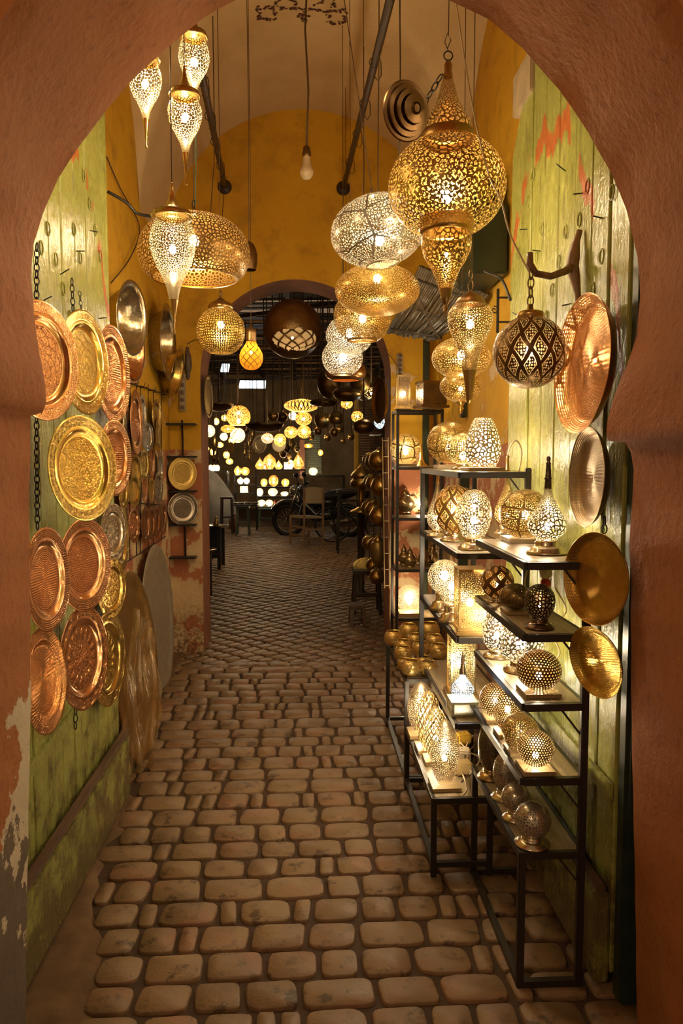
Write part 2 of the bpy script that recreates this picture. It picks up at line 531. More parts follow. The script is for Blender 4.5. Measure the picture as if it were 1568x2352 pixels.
    def chain(s, a, b, size=.012, w=.0022, mi=0):
        a, b = Vector(a), Vector(b)
        L = (b - a).length
        k = max(1, int(L / (size * 1.45)))
        z = (b - a).normalized()
        x = z.orthogonal().normalized()
        y = z.cross(x)
        for i in range(k):
            c = a + (b - a) * ((i + .5) / k)
            e = x if i % 2 else y
            pts = [c + z * (math.cos(t) * size) + e * (math.sin(t) * size * .58) for t in [2 * PI * j / 10 for j in range(10)]]
            s.tube(pts, w, 5, mi, None, True)
        return s
    def build(s, name, mats, parent=None, loc=(0, 0, 0)):
        me = bpy.data.meshes.new(name)
        me.from_pydata(s.v, [], s.f)
        for nm, us in (('UVMap', s.uv), ('Flat', s.uv2)):
            if not any(u is not None for u in us): continue
            lay = me.uv_layers.new(name=nm)
            flat = []
            for f, u in zip(s.f, us):
                for i in range(len(f)): flat += (u[i] if u is not None else (0.0, 0.0))
            lay.data.foreach_set('uv', flat)
        me.polygons.foreach_set('use_smooth', s.sm)
        me.polygons.foreach_set('material_index', s.mi)
        for m in (mats if isinstance(mats, (list, tuple)) else [mats]): me.materials.append(m)
        me.update()
        o = bpy.data.objects.new(name, me)
        COL.objects.link(o)
        if s.girth: o['girth'] = s.girth
        if parent is not None: o.parent = parent
        o.location = loc
        return o

def empty(name, loc, label, cat, group=None, rot=None):
    o = bpy.data.objects.new(name, None)
    o.empty_display_size = .05
    COL.objects.link(o)
    o.location = loc
    if rot is not None: o.rotation_euler = rot
    return tag(o, label, cat, group)
def tag(o, label, cat, group=None, kind=None):
    o['label'] = label
    o['category'] = cat
    if group: o['group'] = group
    if kind: o['kind'] = kind
    return o
def struct(o, label=None):
    o['kind'] = 'structure'
    if label: o['label'] = label
    return o
def copy_tree(o, parent=None):
    c = o.copy()
    COL.objects.link(c)
    if parent is not None: c.parent = parent
    for ch in list(o.children): copy_tree(ch, c)
    return c

def spl(pts, sub=5):
    """smooth profile through points"""
    out = []
    n = len(pts)
    for i in range(n - 1):
        p0, p1, p2, p3 = pts[max(i - 1, 0)], pts[i], pts[i + 1], pts[min(i + 2, n - 1)]
        for k in range(sub):
            t = k / sub
            q = []
            for a in (0, 1):
                q.append(.5 * (2 * p1[a] + (p2[a] - p0[a]) * t + (2 * p0[a] - 5 * p1[a] + 4 * p2[a] - p3[a]) * t * t + (3 * p1[a] - p0[a] - 3 * p2[a] + p3[a]) * t ** 3))
            out.append((max(q[0], 0), q[1]))
    out.append(tuple(pts[-1]))
    return out
def ell(rx, rz, zc, a0=0, a1=180, n=24):
    """ellipse profile, a0..a1 measured from the top (degrees)"""
    return [(rx * math.sin(math.radians(a0 + (a1 - a0) * i / n)) if 0 < a0 + (a1 - a0) * i / n < 180 else 0.0,
             zc + rz * math.cos(math.radians(a0 + (a1 - a0) * i / n))) for i in range(n + 1)]

_ICO = {}
def ico_cells(sub):
    if sub in _ICO: return _ICO[sub]
    bm = bmesh.new()
    bmesh.ops.create_icosphere(bm, subdivisions=sub, radius=1)
    bm.faces.index_update()
    cen = [f.calc_center_median().normalized() for f in bm.faces]
    cells = []
    for v in bm.verts:
        n = v.co.normalized()
        u = n.orthogonal().normalized()
        w = n.cross(u)
        ring = sorted(((math.atan2(cen[f.index].dot(w), cen[f.index].dot(u)), f.index) for f in v.link_faces))
        cells.append((n, [i for _, i in ring]))
    _ICO[sub] = (cen, cells)
    bm.free()
    return _ICO[sub]
def dotted(prof, zc, sub=5, hole=.6, keep=None):
    """sheet drilled with a regular field of round holes, laid over a turned shape (hole edges are real)"""
    cen, cells = ico_cells(sub)
    th = np.array([math.atan2(r, z - zc) for r, z in prof])
    rr = np.array([math.hypot(r, z - zc) for r, z in prof])
    o = np.argsort(th)
    th, rr = th[o], rr[o]
    dirs, fs = list(cen), []
    for n, ring in cells:
        b = len(dirs)
        k = len(ring)
        if keep is not None and not keep(n):
            fs.append(tuple(ring))
            continue
        for i in ring: dirs.append(n.lerp(cen[i], hole))
        for i in range(k): fs.append((ring[i], ring[(i + 1) % k], b + (i + 1) % k, b + i))
    D = np.array([(d.x, d.y, d.z) for d in dirs])
    D /= np.linalg.norm(D, axis=1)[:, None]
    a = np.arctan2(np.hypot(D[:, 0], D[:, 1]), D[:, 2])
    R = np.interp(a, th, rr)
    P = D * R[:, None]
    P[:, 2] += zc
    m = MB()
    m.add([tuple(p) for p in P], fs)
    return m
# ------------------------------------------------------------------ the setting
YA0, YA1, YB, YB2 = 1.44, 1.93, 6.05, 6.5      # arch wall front/back, end wall front/back
XL, XR, SPR, RV = -1.09, 1.09, 3.24, 1.09
def vz(x, y):
    a = math.sqrt(max(RV * RV - x * x, 0)) if abs(x) < RV else 0
    b = math.sqrt(max(RV * RV - (y - 4.0) ** 2, 0)) if abs(y - 4.0) < RV else 0
    return SPR + max(a, b)

# floor: hand-laid setts in rows, laid straight in the passage and turned in the market lane beyond
def stone_edge(y): return -.64 if y < 2.2 else (-.66 - .25 * (y - 2.2) if y < 2.85 else (-.83 if y < 3.45 else -.99))
def floor_mesh():
    m = MB()
    nx, ny = 40, 90
    vs = [(-5 + 10 * i / nx, .2 + 27 * j / ny, -.014 + .004 * random.random()) for j in range(ny + 1) for i in range(nx + 1)]
    fs = [(j * (nx + 1) + i, j * (nx + 1) + i + 1, (j + 1) * (nx + 1) + i + 1, (j + 1) * (nx + 1) + i) for j in range(ny) for i in range(nx)]
    m.add(vs, fs, None, 1, True)
    def sett(cx, cy_, w, d, rot, n, zt):
        vs, fs = [], []
        p = random.uniform(4, 7)
        ws = random.uniform(-.10, .10)
        ring = []
        for k in range(n):
            a = 2 * PI * (k + .5) / n
            c_, s_ = math.cos(a), math.sin(a)
            ring.append((abs(c_) ** (2 / p) * (1 if c_ > 0 else -1) * w / 2, abs(s_) ** (2 / p) * (1 if s_ > 0 else -1) * d / 2 * random.uniform(.96, 1.03)))
        for sc_, z in ((1.0, -.014), (.985, -.003), (.945, zt)):
            for x, y in ring:
                x2, y2 = (x + ws * y) * sc_, y * sc_
                vs.append((cx + x2 * math.cos(rot) - y2 * math.sin(rot), cy_ + x2 * math.sin(rot) + y2 * math.cos(rot), z + random.uniform(-.001, .001)))
        for r in range(2):
            for k in range(n):
                fs.append((r * n + k, r * n + (k + 1) % n, (r + 1) * n + (k + 1) % n, (r + 1) * n + k))
        fs.append(tuple(2 * n + k for k in range(n)))
        m.add(vs, fs, None, 0, True)
    y = 1.35
    while y < 5.6:
        d = random.uniform(.125, .165)
        x = stone_edge(y) + random.uniform(-.03, .05)
        xe = .95
        while x < xe:
            w = random.choice((.07, .13, .15, .17, .19, .21, .23))
            if y > 3.6: w *= .9
            sett(x + w / 2, y + d / 2, w - .015, d - .015, random.uniform(-.03, .03), 20, random.uniform(-.001, .003))
            x += w
        y += d
    # beyond: turned 45 degrees
    q = .15
    for i in range(-90, 120):
        for j in range(-90, 120):
            u, v = i * q, j * q * .75
            x = (u - v) * .7071
            yy = 8 + (u + v) * .7071
            if 5.5 < yy < 17 and -3.3 < x < 2.6 and abs(x + .1) < .35 + yy * .17:
                sett(x, yy, q - .018, q * .75 - .016, PI / 4 + random.uniform(-.05, .05), 8 if yy > 8 else 12, random.uniform(-.002, .003))
    return m
struct(floor_mesh().build('floor', [stone_mat(), mortar_mat()]), 'brown paved lane of worn rounded stone setts')

def earth_strip(pts, name, label):
    m = MB()
    rows = 26
    vs, fs = [], []
    for j in range(rows + 1):
        y = pts[0] + (pts[1] - pts[0]) * j / rows
        for i in range(9):
            t = i / 8
            x = pts[2] + (min(stone_edge(y) + .02, pts[3]) - pts[2]) * t
            if i == 8: x += random.uniform(-.035, .035)
            vs.append((x, y, .012 * math.sin(PI * (1 - t) * .5) + random.uniform(0, .006) - (.016 if i == 8 else 0)))
    for j in range(rows):
        for i in range(8): fs.append((j * 9 + i, j * 9 + i + 1, (j + 1) * 9 + i + 1, (j + 1) * 9 + i))
    m.add(vs, fs)
    return struct(m.build(name, plain((.20, .115, .055), .85, 'trodden_earth', .2, .5, 9, .6)), label)
earth_strip((1.3, 3.44, -1.0, -.60), 'trim_1', 'strip of trodden earth under the left door')
earth_strip((3.44, 6.0, -1.1, -.72), 'trim_2', 'strip of trodden earth along the left wall')

# horseshoe arch wall
def arch_wall():
    px = [(56, 2352), (60, 2150), (66, 1900), (70, 1650), (67, 1300), (70, 1050), (72, 955), (98, 948), (106, 925), (100, 870), (88, 800), (76, 720), (70, 640),
          (77, 560), (98, 490), (136, 412), (182, 336), (240, 258), (300, 186), (350, 138), (400, 95), (470, 42), (540, 3), (640, -30), (770, -46), (900, -34),
          (1030, 2), (1120, 46), (1200, 112), (1280, 205), (1350, 305), (1400, 395), (1440, 490), (1462, 590), (1470, 680), (1462, 770), (1440, 840), (1414, 905),
          (1396, 960), (1391, 985), (1394, 1012), (1436, 1016), (1450, 1040), (1456, 1080), (1450, 1150), (1444, 1250), (1447, 1350), (1450, 1600), (1455, 1900), (1460, 2200), (1463, 2352)]
    b = []
    for i in range(len(px)):
        p = at(*px[i], YA1)
        b.append(Vector((p.x, p.z)))
    b[0].y = b[-1].y = -.02
    pts = []
    for i in range(len(b) - 1):
        k = max(1, int((b[i + 1] - b[i]).length / .035))
        for j in range(k): pts.append(b[i].lerp(b[i + 1], j / k))
    pts.append(b[-1])
    c = Vector((.08, 1.7))
    out = []
    for p in pts:
        d = p - c
        t = min((3.2 / abs(d.x)) if abs(d.x) > 1e-6 else 1e9, ((5.0 - c.y) / d.y) if d.y > 1e-6 else 1e9)
        q = c + d * t
        if d.y < 0: q = Vector((3.2 * (1 if d.x > 0 else -1), p.y))
        out.append(q)
    m = MB()
    n = len(pts)
    NY = 12
    vs = []
    for j in range(NY + 1):
        y = YA0 + (YA1 - YA0) * j / NY
        for i, p in enumerate(pts):
            e = p - c
            e.normalize()
            a = .007 * math.sin(9 * p.x + 7 * p.y + 5 * y) + .005 * math.sin(31 * p.y + 3 * y) if 0 < j else .01
            if j == NY: a *= .25
            vs.append((p.x + e.x * a, y, p.y + (e.y * a if p.y > .05 else 0)))
    fs = [(j * n + i, (j + 1) * n + i, (j + 1) * n + i + 1, j * n + i + 1) for j in range(NY) for i in range(n - 1)]
    m.add(vs, fs, None, 0, True)
    for j, y in ((0, YA0), (NY, YA1)):
        vs2 = [vs[j * n + i] for i in range(n)] + [(q.x, y, q.y) for q in out]
        fs2 = [(i, i + 1, n + i + 1, n + i) for i in range(n - 1)]
        m.add(vs2, fs2, None, 0, False)
    return struct(m.build('wall_front', plaster('arch')), 'terracotta plastered horseshoe arch framing the view')
arch_wall()

def side_wall(X, name, label, sgn):
    m = MB()
    n = 60
    vs, fs = [], []
    for i in range(n + 1):
        y = YA1 + (YB - YA1) * i / n
        top = SPR + math.sqrt(max(RV * RV - (y - 4) ** 2, 0)) if abs(y - 4) < RV else SPR
        for k in range(13):
            vs.append((X + .004 * math.sin(7 * y + k), y, -.03 + (top + .06) * k / 12))
    for i in range(n):
        for k in range(12):
            f = (i * 13 + k, (i + 1) * 13 + k, (i + 1) * 13 + k + 1, i * 13 + k + 1)
            fs.append(f)
    m.add(vs, fs, None, 0, False)
    return struct(m.build(name, plaster('inner')), label)
side_wall(XL, 'wall_left', 'yellow washed side wall with flaking cream dado, behind the hanging trays', 1)
side_wall(XR, 'wall_right', 'yellow and cream side wall behind the lamp shelves', -1)

# end wall with the round-headed opening into the market
AX, AR, AZ = -.068, .768, 2.25
def end_wall():
    m = MB()
    n = 40
    inner = [(AX - AR, 0)] + [(AX - AR * math.cos(PI * i / n), AZ + AR * math.sin(PI * i / n)) for i in range(n + 1)] + [(AX + AR, 0)]
    inner = [(AX - AR, -.03 + (AZ + .03) * k / 8) for k in range(8)] + inner[1:-1] + [(AX + AR, AZ - (AZ + .03) * (k + 1) / 8) for k in range(8)]
    outer = []
    for x, z in inner:
        if z <= AZ: outer.append((XL if x < AX else XR, z if z < SPR else SPR))
        else:
            a = math.atan2(z - AZ, x - AX)
            dx, dz = math.cos(a), math.sin(a)
            t = 0
            while True:
                t += .01
                X, Z = AX + dx * t, AZ + dz * t
                if X < XL or X > XR or Z > vz(max(min(X, XR - .001), XL + .001), YB) + .01: break
            outer.append((max(min(X, XR), XL), Z))
    N = len(inner)
    for Y in (YB, YB2):
        m.add([(x, Y, z) for x, z in inner] + [(x, Y, z) for x, z in outer], [(i, i + 1, N + i + 1, N + i) for i in range(N - 1)], None, 0, False)
    m.add([(x, YB, z) for x, z in inner] + [(x, YB2, z) for x, z in inner], [(i, i + 1, N + i + 1, N + i) for i in range(N - 1)], None, 1, True)
    return struct(m.build('wall_back', [plaster('inner'), plain((.40, .16, .085), .75, 'terracotta_reveal', .3, .3, 7, .4)]), 'yellow end wall with a round-headed terracotta arch')
end_wall()

def vault():
    m = MB()
    nx, ny = 56, 80
    vs = []
    for j in range(ny + 1):
        y = YA1 + (YB - YA1) * j / ny
        for i in range(nx + 1):
            a = PI * i / nx
            x = -RV * math.cos(a)
            vs.append((x, y, vz(x, y) if 0 < i < nx else SPR + (math.sqrt(max(RV * RV - (y - 4) ** 2, 0)) if abs(y - 4) < RV else 0)))
    fs = [(j * (nx + 1) + i, j * (nx + 1) + i + 1, (j + 1) * (nx + 1) + i + 1, (j + 1) * (nx + 1) + i) for j in range(ny) for i in range(nx)]
    m.add(vs, fs, None, 0, True)
    o = struct(m.build('ceiling', plaster('vault')), 'cream groin vault over the passage')
    # dotted stencil ornament painted round the lamp cord
    st = MB()
    def dot(u, v, r=.013):
        x, y = u, v
        z = vz(x, y) - .003
        ang = random.uniform(0, PI)
        pts = []
        for k in range(5):
            a = ang + 2 * PI * k / 5
            px_, py_ = x + r * random.uniform(.7, 1.1) * math.cos(a), y + r * random.uniform(.7, 1.1) * math.sin(a)
            pts.append((px_, py_, vz(px_, py_) - .003))
        st.add(pts, [(0, 1, 2, 3, 4)], None, 0, False)
    def pdot(x, y, r=.012):
        # the ornament lies on the crown of the vault
        p = None
        Y = 4.2
        for _ in range(25):
            q = at(x, y, Y)
            Y -= (q.z - vz(max(min(q.x, 1), -1), Y)) * .55
        dot(q.x, Y, r)
    def seg(a, b, n, w=5):
        for k in range(n):
            t = (k + .5) / n
            for _ in range(2): pdot(a[0] + (b[0] - a[0]) * t + random.uniform(-w, w), a[1] + (b[1] - a[1]) * t + random.uniform(-w * .8, w * .8), random.uniform(.008, .014))
    for bx, by in ((613, 31), (773, 38)):
        seg((bx - 20, by - 14), (bx + 20, by - 14), 6); seg((bx - 20, by + 13), (bx + 20, by + 13), 6)
        seg((bx - 20, by - 14), (bx - 20, by + 13), 4); seg((bx + 20, by - 14), (bx + 20, by + 13), 4)
    seg((640, 18), (705, 20), 9, 3); seg((706, 20), (760, 26), 8, 3); seg((636, 14), (638, -4), 3); seg((764, 20), (768, 0), 3)
    seg((680, 12), (664, -8), 4); seg((722, 14), (742, -4), 4)
    seg((682, 38), (704, 50), 5); seg((684, 36), (702, 24), 4); seg((690, 34), (706, 40), 4)
    s = st.build('stencil_ornament', plain((.10, .035, .02), .8, 'stencil_paint'), o)
    s['label'] = 'dark dotted stencil painted on the vault crown'
vault()

# the two old door leaves folded back against the passage sides
def door(X, sgn, y0, y1, tops, name, label):
    m = MB()
    y = y0
    k = 0
    while y < y1 - .02:
        w = min(random.uniform(.13, .17), y1 - y)
        top = tops(y + w / 2)
        bm = bmesh.new()
        bmesh.ops.create_cube(bm, size=1)
        dx = random.uniform(-.003, .003)
        for v in bm.verts:
            v.co = Vector((X - sgn * .03 + dx + v.co.x * .06, y + w / 2 + v.co.y * (w - .006), (top / 2) + .03 + v.co.z * (top - .06)))
            if v.co.z > 1: v.co.z = tops(v.co.y)
        bmesh.ops.bevel(bm, geom=bm.edges[:], offset=.004, segments=1, affect='EDGES')
        bm.verts.index_update()
        m.add([v.co.copy() for v in bm.verts], [[v.index for v in f.verts] for f in bm.faces], None, 0, False)
        bm.free()
        y += w
    o = struct(m.build(name, door_paint()), label)
    b = MB()
    b.box((X + sgn * .022, (y0 + y1) / 2, .17), (.045, y1 - y0, .28), 0, None, .008)
    b.box((X + sgn * .03, (y0 + y1) / 2, .325), (.03, y1 - y0, .03), 1, None, .006)
    q = b.build('kick_board', [door_paint(), wood((.16, .085, .04), .7, 'bare_brown_wood', 1)], o)
    q['label'] = 'thick kick board with a worn brown ledge'
    r = MB()
    r.bar((X + sgn * .008, y0, .62), (X + sgn * .008, y1, .66), .012, 0, .05)
    r.build('cross_rail', door_paint(), o)
    for i in range(16):
        ring = MB()
        yy = y0 + .12 + (y1 - y0 - .2) * ((i * 37) % 16) / 16
        zz = 2.12 + .42 * ((i * 7) % 5) / 5 + (.25 if i % 3 == 0 else 0)
        c = Vector((X + sgn * .004, yy, zz))
        ring.tube([c + Vector((0, .016 * math.cos(a), .022 * math.sin(a))) for a in [2 * PI * j / 12 for j in range(12)]], .0028, 5, 0, None, True)
        ring.build('nail_ring', door_paint(), o)
    for i in range(12):
        nl = MB()
        yy = y0 + .1 + (y1 - y0 - .2) * ((i * 5) % 12) / 12
        zz = 1.85 + .8 * ((i * 11) % 12) / 12
        a = Vector((X, yy, zz))
        nl.tube([a, a + Vector((sgn * .035, -.01, random.uniform(-.012, .02)))], .0022, 5)
        nl.build('nail', IRON, o)['label'] = 'bent iron nail'
    return o
DL, DR = -.868, .90
door(DL, 1, 2.06, 3.42, lambda y: 3.25, 'door_1', 'green plank door leaf folded back on the side with the copper trays')
def rtop(y):
    return 2.98 + (.10 if y < 3.17 else 0) + (.17 if y < 3.08 else 0) - .10 * max(0, (y - 3.18) / .1)
door(DR, -1, 2.06, 3.29, rtop, 'door_2', 'green plank door leaf with a broken top behind the lamp shelves')
jm = MB()
jm.box((.938, 2.03, 1.6), (.06, .06, 3.2), 0, None, .012)
struct(jm.build('trim_3', plain((.030, .045, .030), .35, 'dark_teal_paint', .5, .4, 12, .3)), 'dark teal door post beside the right jamb')
bm_ = MB()
p = at(1228, 160, 2.95)
bm_.box((p.x + .09, 3.1, p.z + .02), (.20, .25, .17), 0, None, .006)
struct(bm_.build('trim_4', plain((.46, .33, .19), .8, 'bare_plaster', .3, .3, 10, .3)), 'plaster block over the broken top of the right door')

# market hall beyond: lane walls, sheds, roof
mk = MB()
mk.box((-3.4, 15, 2.2), (.2, 17, 4.4))
mk.box((-2.2, YB2 + .1, 2.0), (2.3, .15, 5))
struct(mk.build('wall_market_left', plain((.30, .19, .09), .85, 'dark_market_plaster', .2, .5, 3, .3)), 'dark shop side of the market lane')
mk = MB()
mk.box((2.5, 15, 2.2), (.2, 17, 4.4))
mk.box((1.85, YB2 + .1, 2.0), (2.0, .15, 5))
struct(mk.build('wall_market_right', plain((.30, .19, .09), .85, 'dark_market_plaster', .2, .5, 3, .3)), 'shop side of the market lane beyond the right pillar')
mk = MB()
mk.box((-.4, 23.2, 3), (7, .2, 6))
struct(mk.build('wall_market_end', plain((.42, .28, .14), .85, 'market_end_plaster', .2, .5, 2.5, .3)), 'far end wall of the market')
rf = MB()
for i in range(58):
    y = 6.7 + i * .285
    rf.bar((-3.4, y, 4.15 + random.uniform(-.06, .06)), (2.5, y + random.uniform(-.3, .3), 4.2 + random.uniform(-.1, .1)), random.uniform(.14, .25), 0, .02)
for x in (-2.6, -1.4, -.2, 1.0, 2.0):
    rf.bar((x, 6.6, 3.95), (x + random.uniform(-.2, .2), 23, 4.0), .09)
for i in range(9):
    y = 7.2 + i * 1.7
    rf.bar((-3.3, y, 3.3 + random.uniform(-.2, .5)), (2.4, y + random.uniform(-1, 1), 3.7 + random.uniform(-.2, .4)), .05)
struct(rf.build('roof', plain((.05, .03, .018), .7, 'dark_timber', .3, .4, 6, .3)), 'dark timber and reed roof over the market lane')
def skyl(x, y, w, d):
    m = MB()
    p = at(x, y, 16.0)
    m.box((p.x, 16.0, p.z), (w, d, .05), 0, Matrix.Translation(p) @ Matrix.Rotation(.5, 4, 'X') @ Matrix.Translation(-p))
    return m
s1 = skyl(580, 883, .55, .3)
struct(s1.build('window_1', emit((.75, .88, 1.0), 1.3, 'night_sky_light')), 'bright gap in the market roof')
s1 = skyl(517, 845, .16, .35)
struct(s1.build('window_2', emit((.7, .9, 1.0), .7, 'night_sky_light')), 'small bright gap in the market roof at left')

# shutters, posts, poster at the end of the lane
def panel(name, x0, y0, x1, y1, Y, matl, label, cat=None, dep=.06, ribs=0, group=None):
    a, b = at(x0, y1, Y), at(x1, y0, Y)
    m = MB()
    m.box(((a.x + b.x) / 2, Y, (a.z + b.z) / 2), (b.x - a.x, dep, b.z - a.z), 0, None, .01)
    if ribs:
        for i in range(ribs):
            z = a.z + (b.z - a.z) * (i + .5) / ribs
            m.tube([(a.x, Y - dep / 2, z), (b.x, Y - dep / 2, z)], (b.z - a.z) / ribs * .42, 6)
    o = m.build(name, matl)
    if cat: return tag(o, label, cat, group)
    return struct(o, label)
panel('door_3', 826, 935, 905, 1115, 12.5, plain((.12, .065, .035), .5, 'brown_shutter'), 'brown roller shutter at the right end of the lane', None, .05, 30)
panel('door_4', 697, 985, 738, 1090, 18, plain((.20, .19, .10), .5, 'green_shutter'), 'olive roller shutter at the end of the lane', None, .05, 26)
panel('trim_5', 813, 915, 824, 1090, 12.6, plain((.60, .36, .05), .6, 'yellow_post'), 'yellow door post beside the brown shutter')
panel('trim_6', 688, 1010, 700, 1100, 17.9, plain((.45, .18, .09), .7, 'terracotta_post'), 'terracotta pier beside the olive shutter')
panel('trim_7', 738, 930, 812, 1092, 15.5, plain((.50, .40, .26), .7, 'cream_pier', .3, .4, 3), 'cream pier with torn posters')
# ------------------------------------------------------------------ turned objects
def foot(w, h): return [(0, 0), (w, 0), (w, .18 * h), (.86 * w, .26 * h), (.84 * w, .42 * h), (.66 * w, .5 * h), (.56 * w, .62 * h), (.60 * w, .8 * h), (.5 * w, h), (0, h)]
def bulb_mesh():
    if 'bulb' not in _ICO:
        bm = bmesh.new()
        bmesh.ops.create_icosphere(bm, subdivisions=2, radius=1)
        bm.verts.index_update()
        _ICO['bulb'] = ([v.co.copy() for v in bm.verts], [[v.index for v in f.verts] for f in bm.faces])
        bm.free()
    return _ICO['bulb']
def add_bulb(root, z, r, matl=None, x=0, y=0):
    v, f = bulb_mesh()
    m = MB()
    m.add([(p.x * r + x, p.y * r + y, p.z * r * 1.25 + z) for p in v], f)
    return m.build('bulb', matl or BULB, root)
def turned(name, label, cat, base, parts, bulb=None, group=None, s=None, rot=None):
    """a thing built of turned parts; sizes in photo pixels scaled by its distance, heights above its base"""
    s = s or mpp(base)
    root = empty(name, base, label, cat, group, rot)
    for pt in parts:
        pn, ml, kind, data = pt[:4]
        m = MB()
        if kind == 'L':
            m.lathe([(r * s, z * s) for r, z in data], pt[4] if len(pt) > 4 else 40)
        elif kind == 'D':
            pr, zc, sub, hole = data
            m = dotted([(r * s, z * s) for r, z in pr], zc * s, sub, hole)
        elif kind == 'B':
            for bx in data: m.box(tuple(q * s for q in bx[0]), tuple(q * s for q in bx[1]), 0, None, min(bx[1]) * s * .08)
        elif kind == 'T':
            for pts, r in data: m.tube([tuple(q * s for q in p) for p in pts], r * s if not isinstance(r, list) else [q * s for q in r], 8)
        elif kind == 'C':
            z0, z1 = data[:2]
            m.chain((0, 0, z0 * s), (0, 0, z1 * s), (data[2] if len(data) > 2 else 8) * s, (data[3] if len(data) > 3 else 1.4) * s)
        elif kind == 'UP':                     # cord straight up to the vault
            z0 = data * s
            top = vz(base[0], base[1]) - base[2] + .01
            m.tube([(0, 0, z0), (.004, 0, (z0 + top) / 2), (0, 0, top)], .0019, 6)
        m.build(pn, ml, root)
    if bulb:
        bl = bulb if isinstance(bulb, list) else [bulb]
        for b in bl: add_bulb(root, b[0] * s, b[1] * s, b[2] if len(b) > 2 else None)
    return root
def sphere(r, zc, open_=8): return ell(r, r, zc, open_, 180 - open_)

# ------------------------------------------------------------------ hanging lamps
FIL_PALE = filigree((.80, .66, .40), .0112, .13, .3, name='pale_pierced_brass')
def teardrop(label, cx, ybot, ysh, ywide, wide, ycol, ytop, Y, cell, matl=None, bulb_r=13):
    b = at(cx, ybot, Y)
    h = ybot - ytop
    col = ybot - ycol
    shb = ybot - ysh            # lower end of the pierced shade
    wz = ybot - ywide
    top = ybot - ycol
    sp = max(4, wide * .10)
    sh = spl([(sp, shb), (sp * 1.35, shb + (wz - shb) * .16), (wide * .22, shb + (wz - shb) * .36), (wide * .41, shb + (wz - shb) * .68), (wide * .5, wz), (wide * .46, wz + (top - wz) * .55), (wide * .34, top)], 6)
    spike = [(0, 0), (2.2, 2), (3.2, 6), (1.8, 10), (2.4, shb * .35), (3.6, shb * .4), (2.8, shb * .45), (sp * .75, shb * .8), (sp, shb)]
    cap = [(wide * .36, top), (wide * .44, top), (wide * .47, top + 4), (wide * .40, top + 9), (wide * .41, top + 13), (wide * .24, top + 17), (wide * .15, top + 26), (wide * .09, top + 40), (3.0, h - 14), (4.5, h - 11), (2.2, h - 7), (3.6, h - 4), (0, h)]
    return turned('teardrop_lamp', label, 'lamp', b, [
        ('shade', matl or FIL_PALE, 'L', sh, 48), ('spike', metal(BRASS, .25), 'L', spike, 20), ('cap', metal(BRASS, .25), 'L', cap, 36), ('cord', CORD, 'UP', h)],
        (wz - (wz - shb) * .1, bulb_r * .62, BULB_UP), 'teardrop lamps hanging at upper left')
teardrop('pierced teardrop pendant lamp hanging highest at upper left, against the arch edge', 447, 248, 212, 140, 70, 96, 30, 2.75, .012)
teardrop('pierced teardrop pendant lamp half behind the arch curve, leftmost of all', 336, 343, 276, 190, 75, 152, 118, 2.6, .012)
teardrop('middle pierced teardrop pendant lamp, tip just above the biggest teardrop', 427, 428, 354, 268, 77, 232, 160, 2.55, .012)
teardrop('large pierced teardrop pendant lamp with a long spike in front of the brass dome', 400, 768, 690, 565, 103, 508, 428, 2.5, .0125, filigree((.80, .70, .50), .0092, .14, .28, name='pale_pierced_silver_brass'))

# wide brass dome, open below
b = at(447, 640, 3.55)
dome = spl([(98, 0), (112, 12), (123, 34), (127, 58), (120, 88), (100, 114), (68, 132), (28, 141), (10, 143)], 6)
FILD = filigree((.40, .23, .07), .0175, .18, .3, name='dark_pierced_brass')
turned('dome_lamp', 'wide brass dome pendant lamp pierced all over, open underneath, behind the large teardrop', 'lamp', b, [
    ('shade', FILD, 'L', dome, 64), ('rim', metal(BRASS), 'L', [(94, 0), (98, -1), (99, 3), (95, 4)], 64),
    ('cap', metal(BRASS), 'L', [(16, 141), (14, 147), (6, 150), (4, 158), (0, 159)]), ('ring', IRON, 'C', (158, 175, 9, 1.6)), ('cord', CORD, 'UP', 174)], (84, 11, BULB_UP))
b = at(572, 620, 4.4)
turned('dome_lamp', 'small dark dome lamp peeping out behind the wide brass dome', 'lamp', b, [
    ('shade', metal(BRONZE, .35), 'L', spl([(16, 0), (19, 20), (18, 40), (12, 56), (3, 64)], 5)), ('cord', CORD, 'UP', 63)])

# globe with a flat foot, hung on a chain from a ring
b = at(508, 820, 4.2)
gl = ell(55, 56, 58, 12, 152)
turned('globe_lamp', 'brass globe lamp pierced in fish-scale rows beside the market arch', 'lamp', b, [
    ('shade', filigree((.50, .30, .06), .0150, .17, .3, name='scale_pierced_brass', rnd=.45), 'L', gl, 56),
    ('cap', metal((.40, .24, .09)), 'L', [(27, 108), (30, 112), (25, 120), (12, 126), (6, 132), (0, 133)]),
    ('chain', metal((.30, .2, .1)), 'C', (130, 152, 8, 1.6)), ('cord', CORD, 'UP', 150)], (72, 8, BULB_HOT))

# oversize bulb in a wire net
b = at(577, 850, 4.5)
turned('bulb_shaped_lamp', 'amber glass lamp shaped like a big bulb in a wire net', 'lamp', b, [
    ('glass', lattice((.12, .07, .03), 9, 5, .07, .4, 'wire_net_over_amber', (.80, .36, .03)), 'L', spl([(0, 0), (12, 2), (23, 12), (27, 27), (24, 42), (16, 54), (12, 62), (11, 66)], 5), 40),
    ('socket', metal((.35, .2, .08), .4), 'L', [(11, 64), (12, 66), (11.5, 70), (12.5, 74), (11.5, 78), (12.5, 82), (11.5, 86), (11, 94), (4, 97), (3, 104), (0, 104)]), ('cord', CORD, 'UP', 103)], (40, 3.4, BULB))

